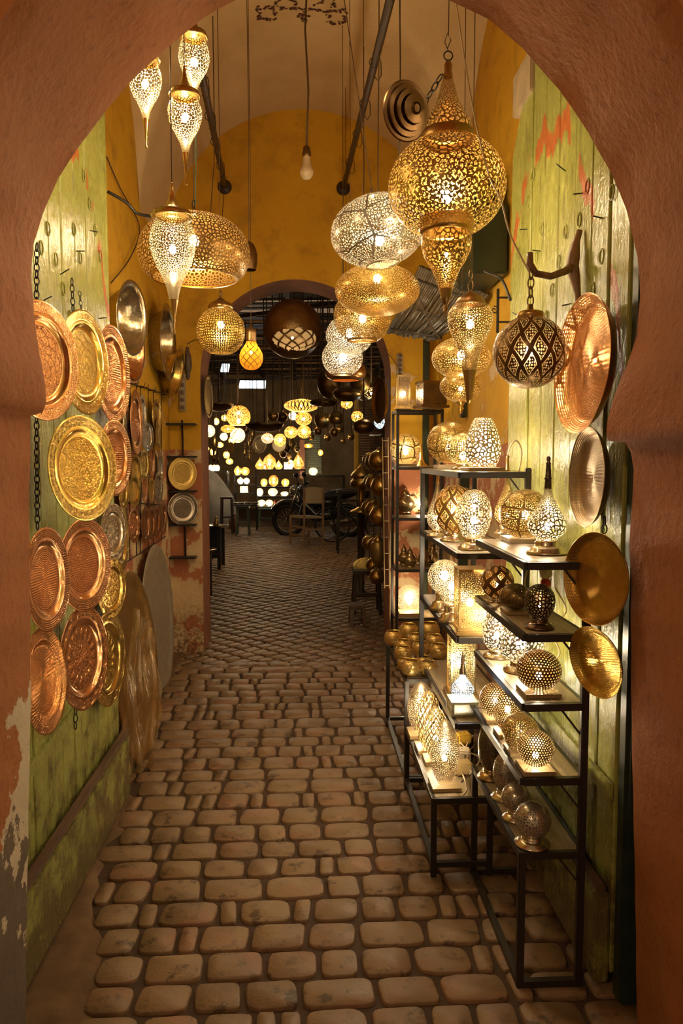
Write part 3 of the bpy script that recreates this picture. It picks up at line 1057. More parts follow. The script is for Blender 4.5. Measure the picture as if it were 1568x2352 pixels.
# bare bulb on a cord
b = at(704, 412, 4.45)
cord_top = vz(b.x, b.y) - b.z
s_ = mpp(b)
rt = turned('light_bulb', 'bare white bulb hanging alone on a long cord from the vault', 'bulb', b, [
    ('glass', plain((.62, .46, .27), .25, 'opal_glass', .6, .1), 'L', spl([(0, 0), (9, 2), (15, 11), (15.5, 20), (11, 32), (8.5, 44), (8.5, 52)], 6)),
    ('socket', metal((.25, .14, .06), .4), 'L', [(8.6, 50), (10, 52), (10, 60), (8, 62), (8, 70), (5, 74), (0, 75)])])
m = MB()
m.tube([(0, 0, 74 * s_), (.012, 0, cord_top * .45), (-.006, 0, cord_top * .75), (.008, 0, cord_top)], .0055, 6)
m.build('cord', CORD, rt)

# dark ball with a lens-shaped window, hung in the crown of the market arch
b = at(672, 824, 6.2)
s_ = mpp(b)
R_ = 67 * s_
cen, cells = ico_cells(5)
vd = (EYE - Vector((b.x, b.y, b.z + R_))).normalized()
side = vd.cross(Vector((0, 0, 1))).normalized() * -1
upv = side.cross(vd) * -1
if upv.z < 0: upv = -upv
def lens(n):
    if n.dot(vd) < 0: return True
    a, c = n.dot(side), n.dot(upv) + .33
    return (a - .12) ** 2 / .62 + c ** 2 / .13 > 1
m = MB()
m.add([c * R_ + Vector((0, 0, R_)) for c in cen], [tuple(r) for n, r in cells if lens(n)], None, 0, True)
rt = empty('ball_lamp', b, 'dark bronze ball lamp with a lens-shaped lattice window in the arch crown', 'lamp')
m.build('shell', metal((.24, .14, .055), .35, 'hammered_bronze', .9, .3, 90), rt)
m = MB()
m.lathe([(r * s_, z * s_) for r, z in ell(54, 30, 46, 0, 180)], 40)
m.build('lattice_bowl', lattice((.25, .15, .06), 10, 5, .11, .35, 'lattice_bowl_metal', (.62, .5, .34)), rt)
m = MB()
m.tube([(0, 0, 134 * s_), (0, 0, 150 * s_)], .004)
m.build('hook', IRON, rt)
add_bulb(rt, 46 * s_, 3.2 * s_, BULB)

# flattened silver lamp, tipped towards the lane
b = at(880, 612, 3.25)
FS = filigree((.58, .52, .42), .0145, .15, .3, .15, .03, name='pierced_silver')
turned('ellipsoid_lamp', 'flattened silver pierced pendant lamp tipped beside the great brass lantern', 'lamp', b, [
    ('shade', FS, 'L', ell(109, 79, 80, 8, 160), 64), ('rim', metal(SILVER), 'L', [(37, 4), (39, 3), (39, 7), (37, 7)], 40),
    ('cap', metal(SILVER), 'L', [(18, 157), (15, 163), (5, 167), (4, 176), (0, 177)]), ('cord', CORD, 'UP', 175)], [(60, 11, BULB_UP)], None, None, (0, math.radians(-9), 0))

# the great brass lantern
b = at(1023, 708, 2.72)
FB = filigree((.62, .37, .09), .0170, .14, .32, .085, name='pierced_old_brass', style='rose', arms=8)
body = ell(133, 113, 270, 26, 150)
turned('brass_lantern', 'great brass lantern of stacked pierced bulbs with a long spike, largest hanging lamp', 'lantern', b, [
    ('body', FB, 'L', body, 72),
    ('neck_band', metal((.42, .24, .07), .35), 'L', [(58, 368), (60, 372), (59, 388), (54, 392)], 48),
    ('upper_cone', FB, 'L', spl([(55, 390), (52, 408), (40, 430), (24, 462), (15, 495), (10, 512)], 6), 48),
    ('top_cap', metal((.42, .24, .07), .35), 'L', [(10, 510), (11, 516), (8, 520), (9, 536), (5, 545), (0, 546)]),
    ('lower_band', metal((.50, .30, .08), .3), 'L', [(52, 166), (60, 168), (63, 178), (61, 180), (62, 198), (58, 202), (50, 204)], 48),
    ('lower_bowl', FB, 'L', spl([(56, 166), (57, 140), (48, 112), (32, 86), (18, 50), (11, 22)], 6), 48),
    ('spike', metal((.30, .17, .06), .35), 'L', [(0, -20), (3, -14), (6, 0), (3, 6), (7, 10), (11, 24), (14, 44)]),
    ('ring', IRON, 'T', [([(10 * math.cos(a), 0, 556 + 10 * math.sin(a)) for a in [2 * PI * k / 14 for k in range(15)]], 1.6)]),
    ('wire', IRON, 'T', [([(0, 0, 566), (-8, 0, 585), (-2, 0, 605), (6, 0, 590), (-2, 0, 572)], 1.0)]),
    ('cord', CORD, 'UP', 600)], [(250, 13, BULB_UP), (120, 5, BULB)])
# loose ceiling cap hanging off the lantern's ring
b = at(930, 256, 2.72)
s_ = mpp(b)
rt = empty('ceiling_rose', b, 'loose brass ceiling cap dangling sideways from a short chain by the great lantern', 'lamp cap')
n_ = Vector((-.62, -.55, -.42)).normalized()
Mr = n_.to_track_quat('Z', 'Y').to_matrix().to_4x4()
m = MB()
m.lathe([(64 * s_, 0), (62 * s_, -3 * s_), (56 * s_, -5 * s_), (55 * s_, -14 * s_), (45 * s_, -17 * s_), (44 * s_, -27 * s_), (33 * s_, -30 * s_), (31 * s_, -40 * s_), (14 * s_, -44 * s_), (9 * s_, -48 * s_), (0, -48 * s_)], 96, 0, Mr, False)
m.build('dish', metal((.17, .095, .04), .35, 'aged_brass_sheet'), rt)
m = MB()
m.lathe([(9 * s_, -46 * s_), (7 * s_, -56 * s_), (9 * s_, -60 * s_), (5 * s_, -72 * s_), (0, -73 * s_)], 20, 0, Mr)
m.build('neck', metal((.36, .21, .08), .3), rt)
m = MB()
e = Mr @ Vector((0, 0, -72 * s_))
m.chain(e, at(1014, 172, 2.72) - b, 11 * s_, 1.8 * s_)
m.build('chain', IRON, rt)

# brass pods and bowls stacked below it
b = at(866, 724, 3.64)
turned('ellipsoid_lamp', 'wide flattened brass pendant lamp drilled with tiny holes, under the silver one', 'lamp', b, [
    ('shade', filigree((.58, .36, .10), .0082, .31, .28, name='fine_drilled_brass', style='dot'), 'L', ell(97, 57, 56, 6, 176), 64),
    ('cap', metal(BRASS), 'L', [(14, 111), (12, 116), (4, 119), (0, 120)]), ('cord', CORD, 'UP', 118)], [(82, 9, BULB_UP)])
b = at(832, 783, 4.08)
turned('bowl_lamp', 'brass bowl lamp open at the bottom, half behind the flattened brass lamp', 'lamp', b, [
    ('shade', filigree((.50, .30, .07), .0125, .16, .3, name='drilled_old_brass'), 'L', spl([(34, 0), (46, 8), (60, 28), (66, 52), (62, 78), (46, 96), (20, 104)], 6), 56),
    ('rim', metal(BRASS), 'L', [(33, 0), (35, -1), (36, 3), (34, 4)], 40), ('cord', CORD, 'UP', 103)], [(50, 8, BULB_HOT)])
FS2 = filigree((.70, .62, .48), .0125, .15, .3, .062, name='pierced_silver_rosettes', style='rose', arms=7)
b = at(802, 815, 4.45)
turned('globe_lamp', 'silver pierced globe lamp behind the brass bowl lamp', 'lamp', b, [
    ('shade', FS2, 'L', ell(54, 46, 44, 8, 165), 48), ('cord', CORD, 'UP', 88)], (48, 9, BULB_HOT))
b = at(786, 866, 4.85)
turned('globe_lamp', 'silver pierced globe lamp open below, lowest of the silver pair', 'lamp', b, [
    ('shade', FS2, 'L', ell(47, 44, 44, 8, 150), 48), ('rim', metal(SILVER), 'L', [(22, 5), (24, 4), (24, 7), (22, 8)], 36), ('cord', CORD, 'UP', 87)], (44, 8, BULB_HOT))
b = at(793, 874, 5.6)
turned('bowl_lamp', 'copper ribbed bowl lamp behind the lower silver globe', 'lamp', b, [
    ('shade', metal((.55, .28, .10), .3), 'L', spl([(30, 0), (44, 8), (47, 22), (40, 36), (22, 46), (6, 48)], 5), 40), ('cord', CORD, 'UP', 47)], (14, 5, BULB))

# inverted drop with a long solid cone, and the wide lamp behind it
b = at(1077, 926, 2.95)
turned('drop_lamp', 'inverted drop pendant lamp with a long plain brass cone at the right', 'lamp', b, [
    ('shade', filigree((.46, .30, .11), .0105, .18, .3, name='fine_pierced_brass'), 'L', spl([(15, 72), (20, 100), (30, 130), (44, 160), (51, 186), (49, 206), (38, 222)], 6), 48),
    ('cone', metal((.35, .2, .07), .3), 'L', [(0, 0), (4, 1), (7, 10), (13, 60), (16, 74)], 28),
    ('cap', metal((.32, .18, .08), .35), 'L', [(32, 222), (34, 226), (28, 238), (12, 246), (5, 252), (0, 253)]),
    ('wire', metal((.35, .2, .1), .4), 'C', (252, 300, 12, 1.2)), ('cord', CORD, 'UP', 298)], (178, 9, BULB_HOT))
b = at(1057, 952, 3.5)
turned('tiered_lamp', 'wide two-tiered brass pendant lamp behind the inverted drop', 'lamp', b, [
    ('upper_shade', filigree((.56, .37, .12), .0125, .17, .3, name='pierced_bright_brass'), 'L', ell(67, 47, 128, 12, 165), 56),
    ('lower_shade', filigree((.56, .37, .12), .0125, .17, .3, name='pierced_bright_brass'), 'L', spl([(12, 28), (30, 36), (45, 52), (48, 68), (40, 84)], 6), 48),
    ('finial', metal(BRASS), 'L', [(0, 0), (3, 3), (5, 10), (8, 14), (5, 18), (12, 30)]),
    ('cap', metal(BRASS), 'L', [(15, 173), (18, 176), (14, 188), (5, 196), (0, 197)]), ('cord', CORD, 'UP', 196)], [(135, 9, BULB_HOT), (58, 5, BULB)])

# patterned globe on the door hook
b = at(1214, 893, 2.33)
turned('globe_lamp', 'round brass globe lamp with a dark petal lattice, chained to the door hook', 'lamp', b, [
    ('shade', rings_lattice((.17, .095, .035), 12, 3.0, .3), 'L', ell(83, 83, 83, 14, 168), 72),
    ('collar', metal(BRASS), 'L', [(28, 160), (30, 162), (30, 172), (22, 175), (8, 176), (6, 190), (0, 191)]),
    ('chain', metal((.30, .2, .1), .4), 'C', (188, 268, 13, 1.9))], (88, 10, BULB_HOT))
rt_b = at(1216, 622, 2.33)
m = MB()
ph = at(1300, 612, 2.40)
ph.x = DR - .01
c1 = Vector((rt_b.x, rt_b.y, rt_b.z + .02))
m.tube([c1 + Vector((0, 0, .035)), c1, c1 + Vector((.02, 0, -.028)), c1 + Vector((.07, .01, -.034)), c1 + Vector((.12, .02, -.015)), ph + Vector((-.03, 0, 0))], [.010, .012, .011, .011, .012, .014], 10)
rt = empty('door_hook', ph, 'gnarled brown hook on the right door carrying the petal globe', 'hook')
wd = wood((.30, .16, .07), .45, 'gnarled_wood', 2)
m2 = MB()
m2.v, m2.f, m2.uv, m2.mi, m2.sm = [tuple(Vector(v) - ph) for v in m.v], m.f, m.uv, m.mi, m.sm
m2.build('arm', wd, rt)
m = MB()
m.tube([(-.004, .0, .115), (-.014, .004, .08), (-.022, 0, .04), (-.026, .004, .0), (-.02, -.008, -.04), (-.012, -.014, -.09), (-.01, -.016, -.125)], [.009, .012, .020, .022, .017, .010, .008], 10)
m.build('back_plate', wd, rt)

# iron rods under the vault, their flanges on the end wall
def rod(p0, p1, label):
    b = Vector(p1)
    rt = empty('ceiling_rod', b, label, 'rod', 'iron rods under the vault')
    m = MB()
    m.tube([(0, 0, 0), Vector(p0) - b], .019, 10)
    m.build('rod', plain((.05, .025, .012), .5, 'rusty_rod', .5), rt)
    m = MB()
    m.lathe([(0, 0), (.055, 0), (.055, .012), (.03, .03), (.02, .035)], 20, 0, Matrix.Rotation(PI / 2, 4, 'X'))
    m.build('flange', plain((.035, .022, .015), .5, 'dark_flange', .5), rt)
    d = Vector(p0) - b
    for t in (.25, .45, .62, .8):
        m = MB()
        c = d * t
        m.tube([c + Vector((0.028 * math.cos(a), 0, .028 * math.sin(a) - .01)) for a in [2 * PI * k / 10 for k in range(9)]], .0025, 5)
        m.tube([c + Vector((.028, 0, -.01)), c + Vector((.03, 0, -.07)), c + Vector((.015, 0, -.095)), c + Vector((-.005, 0, -.075))], .0025, 5)
        m.build('wire_hook', IRON, rt)
rod(at(441, 60, 3.15), at(516, 430, YB), 'dark iron rod running under the vault to the left part of the end wall')
rod(at(897, -5, 3.15), at(788, 433, YB), 'dark iron rod running under the vault, right of the bare bulb')

# loose wires and cords
def wire(pts, r, label, name='wire', matl=None, cat='wire', up=False):
    m = MB()
    P = [Vector(p) for p in pts]
    if up: P.insert(0, Vector((P[0].x, P[0].y, vz(P[0].x, P[0].y) + .01)))
    out = []
    for i in range(len(P) - 1):
        p0, p1, p2, p3 = P[max(i - 1, 0)], P[i], P[i + 1], P[min(i + 2, len(P) - 1)]
        for k in range(6):
            t = k / 6
            out.append(.5 * (2 * p1 + (p2 - p0) * t + (2 * p0 - 5 * p1 + 4 * p2 - p3) * t * t + (3 * p1 - p0 - 3 * p2 + p3) * t ** 3))
    out.append(P[-1])
    m.tube(out, r, 6)
    return tag(m.build(name, matl or CORD), label, cat)
wire([at(1042, -30, 2.6), at(1064, 120, 2.6), at(1090, 270, 2.55), at(1122, 400, 2.5), at(1150, 460, 2.45), at(1172, 540, 2.4), at(1215, 625, 2.36)], .003, 'pale twisted flex looping past the great lantern to the door hook', 'flex', WHITEC)
wire([at(918, -20, 2.9), at(919, 150, 2.9), at(917, 370, 2.9)], .003, 'dark cord hanging left of the loose ceiling cap', 'cord', up=True)
wire([at(870, 110, 3.6), at(868, 270, 3.6), at(867, 445, 3.6)], .0022, 'thin cord between the rod and the silver lamp', 'cord', up=True)
wire([at(788, 440, 5.9), at(787, 560, 5.9), at(789, 640, 5.9)], .003, 'cord hanging from the right rod flange', 'cord')
wire([at(835, 260, 5.0), at(836, 380, 5.0), at(835, 470, 5.0)], .0022, 'thin cord hanging from a rod hook', 'cord', up=True)
wire([at(492, 330, 4.6), at(488, 420, 4.6), at(482, 505, 4.6)], .003, 'cord hanging left of the left rod', 'cord', up=True)
wire([at(514, 445, 5.9), at(509, 510, 5.9)], .003, 'short cord below the left rod flange', 'cord')
wire([at(449, 300, 3.0), at(449, 400, 3.0), at(449, 470, 3.0)], .002, 'green cord above the wide brass dome', 'cord', plain((.05, .10, .06), .6, 'green_cord'), up=True)
wire([atx(245, 360, XL + .02), atx(275, 430, XL + .02), atx(320, 520, XL + .02), atx(300, 590, XL + .02), atx(255, 650, XL + .02)], .004, 'drooping cable on the yellow wall beyond the left door', 'cable')
wire([at(247, 440, 3.6), at(290, 465, 3.65), at(315, 490, 3.7), at(350, 497, 3.7)], .008, 'bent iron bracket arm on the left yellow wall', 'bracket', IRON, 'bracket')
wire([at(430, 790, 5.9), at(452, 780, 6.0), at(470, 790, 6.0), at(520, 750, 5.9)], .004, 'cable strung in front of the left pillar', 'cable')
wire([at(940, 670, 4.6), at(965, 690, 4.6), at(985, 740, 4.6), at(1020, 790, 4.4), at(1040, 800, 4.0)], .004, 'brown cable dropping from the bamboo awning to the tiered lamp', 'cable')
wire([at(880, 800, 6.0), at(905, 830, 5.95), at(918, 860, 5.95), at(905, 910, 5.95)], .003, 'cable looping on the right pillar below the awning', 'cable')
wire([at(1110, 622, 3.3), at(1150, 640, 3.3), at(1172, 690, 3.25)], .006, 'black cable bowed beside the green box', 'cable', IRON)
wire([at(548, 860, 6.3), at(600, 800, 6.4), at(690, 700, 6.4)], .004, 'cable slanting across the market arch', 'cable')
# ------------------------------------------------------------------ trays and basins
def tray_mesh(kind):
    if kind == 'rim':      # broad flat rim round a sunk well
        pr = [(0, .0), (.60, .0), (.66, .006), (.71, .035), (.735, .055), (.76, .060), (.79, .052), (.83, .056), (.95, .070), (.985, .074), (1.0, .066), (.985, .056), (.78, .036), (.73, .03), (.67, -.014), (.6, -.02), (0, -.02)]
    elif kind == 'deep':   # flat pan with an upright wall
        pr = [(0, 0), (.74, 0), (.82, .012), (.90, .07), (.97, .15), (.99, .168), (1.0, .165), (.985, .145), (.91, .05), (.83, -.008), (.74, -.02), (0, -.02)]
    elif kind == 'thin':   # large shallow floor tray
        pr = [(0, 0), (.80, 0), (.84, .008), (.87, .024), (.95, .03), (.99, .032), (1.0, .026), (.985, .018), (.86, .012), (.82, -.012), (0, -.012)]
    elif kind == 'basin':  # deep bowl with a turned-out lip
        pr = [(0, -.62), (.30, -.61), (.52, -.52), (.70, -.30), (.80, -.08), (.84, 0), (.97, .02), (1.0, .012), (.98, .0), (.85, -.025), (.82, -.08), (.72, -.31), (.54, -.54), (.31, -.64), (0, -.65)]
    elif kind == 'octa':
        pr = [(0, 0), (.62, 0), (.72, .07), (1.0, .09), (1.0, .07), (.73, .05), (.63, -.02), (0, -.02)]
    m = MB()
    m.lathe(list(reversed(pr)), 8 if kind == 'octa' else 72, 0, None, kind != 'octa')
    return m
_TM = {}
def tray(name, label, cx, cy_, w, h, wall, matl, kind='rim', group=None, Y=None, lean=0.0, off=.02, cat='tray', chain_up=0.0, spin=0.0, wrap=False):
    """a round dish whose outline in the photograph is w x h pixels about (cx, cy), hung against the wall at x = wall"""
    sgn = 1 if wall < 0 else -1
    c = min(max(w / h, .04), 1)
    def solve(Yt):
        P = at(cx, cy_, Yt)
        r = h / 2 * mpp(P)
        v = (EYE - P)
        a = math.atan2(v.y, v.x)
        n = a + sgn * math.acos(c)
        return P, r, Vector((math.cos(n), math.sin(n), 0))
    if Y is None:
        lo, hi = 1.6, 6.5
        for _ in range(40):
            mid = (lo + hi) / 2
            P, r, n = solve(mid)
            e = (P.x - r * abs(n.y) - wall - off) if sgn > 0 else (wall - off - P.x - r * abs(n.y))
            if e > 0: lo = mid
            else: hi = mid
        Y = lo
    P, r, n = solve(Y)
    n = (n + Vector((0, 0, lean))).normalized()
    y = (Vector((0, 0, 1)) - n * n.z).normalized()
    x = y.cross(n)
    M = Matrix((x, y, n)).transposed().to_4x4() @ Matrix.Rotation(spin, 4, 'Z')
    M.translation = P
    key = (kind, matl.name)
    if key not in _TM:
        o = tray_mesh(kind).build(name, matl)
        _TM[key] = o.data
    else:
        o = bpy.data.objects.new(name, _TM[key])
        COL.objects.link(o)
    o.matrix_world = M @ Matrix.Scale(r, 4)
    tag(o, label, cat, group)
    if wrap:
        wm = MB()
        n_, k_ = 10, 48
        vs = [(0, 0, .10)]
        for j in range(1, n_ + 1):
            for i in range(k_):
                a, q = 2 * PI * i / k_, 1.06 * j / n_
                vs.append((q * math.cos(a), q * math.sin(a), .10 + .03 * math.sin(9 * a + 5 * q) * q + .025 * math.sin(17 * q - 4 * a) - (.14 if j == n_ else 0)))
        fs = [(0, 1 + i, 1 + (i + 1) % k_) for i in range(k_)]
        fs += [(1 + (j - 1) * k_ + i, 1 + j * k_ + i, 1 + j * k_ + (i + 1) % k_, 1 + (j - 1) * k_ + (i + 1) % k_) for j in range(1, n_) for i in range(k_)]
        wm.add(vs, fs)
        wm.build('clear_wrapping', WRAP, o)['label'] = 'creased clear plastic wrapping'
    if chain_up:
        ch = MB()
        top = Vector((0, 1.0, 0))
        ch.chain(top, top + Vector((0, chain_up, -.03)), .05, .008)
        ch.build('chain', IRON, o)
    return o
# clear packing plastic
def film(lo=.25, hi=1.05):
    t = NT('clear_creased_plastic')
    o = t.obj()
    n = t.noise(t.vm('MULTIPLY', o, (14, 14, 4)), 1.4, 4, .6, 1.0)
    gl = t.n('BsdfGlossy', Color=(1, .9, .75), Roughness=.15, Normal=t.bump(n, .9, .03)).outputs[0]
    tr = t.n('BsdfTransparent', Color=(.96, .88, .74)).outputs[0]
    df = t.n('BsdfDiffuse', Color=(.66, .44, .18)).outputs[0]
    m1, m2 = t.n('MixShader'), t.n('MixShader')
    m1.inputs[0].default_value = .45
    t.t.links.new(gl, m1.inputs[1]); t.t.links.new(df, m1.inputs[2])
    t.put(m2.inputs[0], t.step(n, lo, hi))
    t.t.links.new(tr, m2.inputs[1]); t.t.links.new(m1.outputs[0], m2.inputs[2])
    return t.done(m2.outputs[0])
FILM = film()
WRAP = film(.5, 1.25)
CH, CS, CL, CR = (tray_metal(COPPER, k, name='copper_tray_' + k) for k in ('hammer', 'star', 'leaf', 'rings'))
GS, GL, GC = (tray_metal(GOLD, k, name='gold_tray_' + k) for k in ('star', 'leaf', 'calli'))
SV, SP = tray_metal(SILVER, 'leaf', name='silver_tray_leaf'), tray_metal(SILVER, 'hammer', name='silver_tray_hammer')
G1 = 'big trays hung on the left door'
tray('metal_tray', 'engraved copper tray with star border, cut by the left jamb at the top', 93, 829, 160, 273, DL, CS, 'rim', G1, None, .0, .10)
tray('metal_tray', 'narrow golden tray with engraved star, hanging on a chain right of the top copper tray', 190, 833, 106, 238, DL, GS, 'rim', G1, None, 0, .05, 'tray', .35)
tray('metal_tray', 'hammered copper tray hung third in the top row, behind the golden star tray', 254, 860, 78, 224, DL, CH, 'rim', G1)
tray('metal_tray', 'big golden tray embossed all over with a lobed rim, middle of the left door', 187, 1076, 150, 243, DL, GC, 'rim', G1, None, .06, .08)
tray('metal_tray', 'hammered copper tray tucked behind the right edge of the big golden tray', 260, 1052, 74, 176, DL, CH, 'rim', G1)
tray('metal_tray', 'copper tray with dimple rings under the big golden tray', 191, 1297, 117, 214, DL, CH, 'rim', G1, None, .03, .06)
tray('metal_tray', 'copper tray with coarse dimples against the left jamb, lower middle', 104, 1330, 100, 240, DL, CH, 'rim', G1, None, .05, .09)
tray('metal_tray', 'copper tray at the bottom left in creased clear wrapping, cut by the jamb', 98, 1562, 92, 246, DL, CR, 'rim', G1, None, .10, .09, wrap=True)
tray('metal_tray', 'copper tray embossed with almond petals, bottom of the second column', 188, 1510, 108, 238, DL, CL, 'rim', G1, None, .06, .06, 'tray', .45)
tray('metal_tray', 'small silver tray with scrolls right of the dimpled copper tray', 257, 1224, 58, 134, DL, SV, 'rim', G1)
tray('metal_tray', 'golden tray with engraved leaves under the small silver tray', 254, 1352, 62, 138, DL, GL, 'rim', G1)
tray('metal_tray', 'pale gold tray with a beaded petal border, lowest near the door edge', 244, 1513, 76, 216, DL, GL, 'rim', G1, None, .04)
tray('metal_tray', 'thin golden tray showing only its edge behind the small silver tray', 276, 1238, 30, 150, DL, GS, 'rim', G1, None, 0, .005)
# two huge trays standing on the ground against the wall
tb = tray('floor_tray', 'huge brass tray standing on the ground beside the door edge, half wrapped in plastic', 313, 1530, 88, 440, XL, tray_metal((.62, .38, .11), 'plain', .35, 'dull_brass_tray'), 'thin', 'huge floor trays', None, .10, .16)
tray('floor_tray', 'huge grey tray standing on edge against the wall beside the pillar', 361, 1429, 70, 358, XL, plain((.34, .27, .18), .5, 'grey_tin_tray', .5, .3, 9, .3), 'thin', 'huge floor trays', None, .05, .07)
def sheet():
    m = MB()
    n, k = 40, 26
    vs = []
    for j in range(n + 1):
        v = j / n
        yy = 1395 + (1775 - 1395) * v
        for i in range(k + 1):
            u = i / k
            x0 = 300 - 24 * min(v * 2.2, 1)
            x1 = 352 + 8 * math.sin(3 * v) - 26 * max(0, v - .55) * 2
            Y = 3.50 + .34 * u - .06 * v
            p = at(x0 + (x1 - x0) * u, yy + (60 * u * (1 - v)), Y)
            w = .016 * math.sin(17 * u + 5 * v) + .012 * math.sin(31 * u - 9 * v) + .008 * math.sin(13 * v + 4 * u)
            vs.append((p.x + w + .015, p.y - w, max(p.z, .008)))
    fs = [(j * (k + 1) + i, j * (k + 1) + i + 1, (j + 1) * (k + 1) + i + 1, (j + 1) * (k + 1) + i) for j in range(n) for i in range(k)]
    m.add(vs, fs)
    return tag(m.build('plastic_sheet', FILM), 'crumpled clear plastic sheet hanging over the huge brass tray to the ground', 'sheet')
sheet()

# basins on the yellow wall
BS = metal((.62, .52, .33), .22, 'polished_pale_brass', .96, .25, 9)
BC = metal(COPPER, .22, 'polished_copper', .96, .25, 9)
tray('metal_basin', 'polished pale brass basin hung mouth outward above the copper one', 303, 731, 68, 170, XL, BS, 'basin', 'basins on the left wall', None, -.05, .12, 'basin')
tray('metal_basin', 'polished copper basin hung below the pale brass basin', 306, 806, 52, 150, XL, BC, 'basin', 'basins on the left wall', None, -.05, .04, 'basin')
tray('metal_basin', 'narrow-looking polished pan hung nearer the pillar, behind the large teardrop tip', 386, 786, 36, 174, XL, BS, 'basin', 'basins on the left wall', None, 0, .10, 'basin')
tray('metal_basin', 'old brass pan hung lowest by the power strip, seen almost edge on', 407, 858, 24, 130, XL, metal(GOLD, .25, 'polished_gold_pan'), 'basin', 'basins on the left wall', 5.78, -.2, .06, 'basin')

# rack of small oval trays
RG = 'small trays on the wire rack'
for nm, cx, cy_, w, h, ml, k in [
        ('small copper tray, topmost at the near end of the wire rack', 309, 970, 28, 150, CH, 'rim'), ('slim silver tray just behind the topmost copper tray', 288, 985, 18, 118, SV, 'rim'),
        ('narrow silver tray in the top row of the wire rack', 325, 946, 18, 82, SV, 'rim'), ('narrow golden tray at the far end of the top row', 358, 955, 22, 76, GS, 'rim'),
        ('silver and dark tray in the second row of the wire rack', 337, 1003, 28, 68, SV, 'rim'), ('thin golden tray at the far end of the second row', 361, 1000, 12, 84, GC, 'rim'),
        ('golden tray in the third row of the wire rack, near end', 331, 1066, 23, 70, GL, 'rim'), ('thin copper tray in the third row', 347, 1060, 13, 76, CH, 'rim'),
        ('thin silver tray at the far end of the third row', 367, 1070, 13, 64, SP, 'rim'), ('silver tray in the fourth row, far end', 362, 1120, 21, 72, SV, 'rim'),
        ('thin copper tray in the fourth row, near end', 331, 1122, 13, 72, CH, 'rim'), ('thin golden tray in the fourth row', 346, 1126, 14, 62, GS, 'rim'),
        ('golden eight-sided tray, upper of the pair on the rack', 309, 1085, 26, 92, GS, 'octa'), ('golden eight-sided tray, lower of the pair on the rack', 306, 1128, 27, 76, GS, 'octa'),
        ('golden tray half hidden behind the hammered copper one', 281, 1122, 24, 104, GL, 'rim'), ('copper tray with pierced-looking scrolls, lowest near the door', 306, 1205, 26, 86, CL, 'rim'),
        ('first plain copper tray of the bottom row', 333, 1205, 22, 88, CR, 'rim'), ('second plain copper tray of the bottom row', 346, 1201, 19, 78, CR, 'rim'),
        ('third plain copper tray of the bottom row', 358, 1196, 18, 74, CR, 'rim'), ('last plain copper tray of the bottom row beside the pillar shelf', 372, 1188, 17, 82, CR, 'rim')]:
    tray('small_tray', nm, cx, cy_, w, h, XL, ml, k, RG, None, 0, .035)
def rack():
    b = atx(340, 1270, XL + .03)
    rt = empty('tray_rack', b, 'thin black wire rack holding the small trays on the left wall', 'rack')
    m = MB()
    def q(x, y): return atx(x, y, XL + .022) - b
    for y0, y1 in ((878, 906), (1155, 1160), (1290, 1232)):
        m = MB()
        m.tube([q(292, y0), q(380, y1)], .004, 6)
        m.build('cross_bar', IRON, rt)
    for x in (298, 313, 322, 340, 352, 371):
        t = (x - 292) / 88
        m = MB()
        m.tube([q(x, 875 + 30 * t), q(x, 1292 - 58 * t)], .003, 6)
        m.tube([q(x, 880 + 30 * t), q(x, 880 + 30 * t) + Vector((.05, 0, .0)), q(x, 880 + 30 * t) + Vector((.055, 0, .02))], .003, 5)
        m.build('upright', IRON, rt)
rack()

# pillar shelf with two plates
PY = YB
def pillar_rack():
    b = at(418, 1290, PY - .02)
    rt = empty('wall_rack', b, 'wrought iron corner rack with narrow shelves on the left pillar', 'rack')
    for x0, x1 in ((381, 388), (418, 426)):
        m = MB()
        m.tube([at(x0, 965, PY - .03) - b, at(x1, 1280, PY - .03) - b], .008, 6)
        m.build('upright', IRON, rt)
    m = MB()
    s = at(380, 962, PY - .03) - b
    m.tube([s + Vector((.01 + .02 * t * math.cos(5 * t), 0, .03 * math.sin(5 * t) * t)) for t in [k / 14 for k in range(15)]], .006, 6)
    m.build('scroll', IRON, rt)
    for yy in (975, 1049, 1128, 1205, 1279):
        m = MB()
        l, r_ = at(380, yy, PY - .03) - b, at(453, yy - 3, PY - .03) - b
        m.box(((l.x + r_.x) / 2, -.05, l.z), (r_.x - l.x, .12, .014), 0, None, .004)
        m.build('shelf', IRON, rt)
pillar_rack()
tray('display_plate', 'round golden engraved plate standing on the pillar rack, upper', 418, 1088, 64, 76, XL, tray_metal(GOLD, 'star', .38, 'gold_plate'), 'rim', 'plates on the pillar rack', PY - .09)
tray('display_plate', 'round silver hammered plate with scalloped edge on the pillar rack, lower', 419, 1168, 68, 76, XL, tray_metal(SILVER, 'hammer', .38, 'silver_plate'), 'rim', 'plates on the pillar rack', PY - .09)
tray('disc_tray', 'dark bronze dish hung edge on at the left side of the market arch', 478, 911, 20, 98, -.86, metal((.25, .16, .08), .35, 'dull_bronze_dish'), 'thin', None, 6.2)
tray('disc_tray', 'dark bronze dish hung edge on at the right side of the market arch', 877, 920, 34, 106, .72, metal((.30, .17, .06), .3, 'bronze_dish', .95, .3, 30), 'deep', None, 6.1)

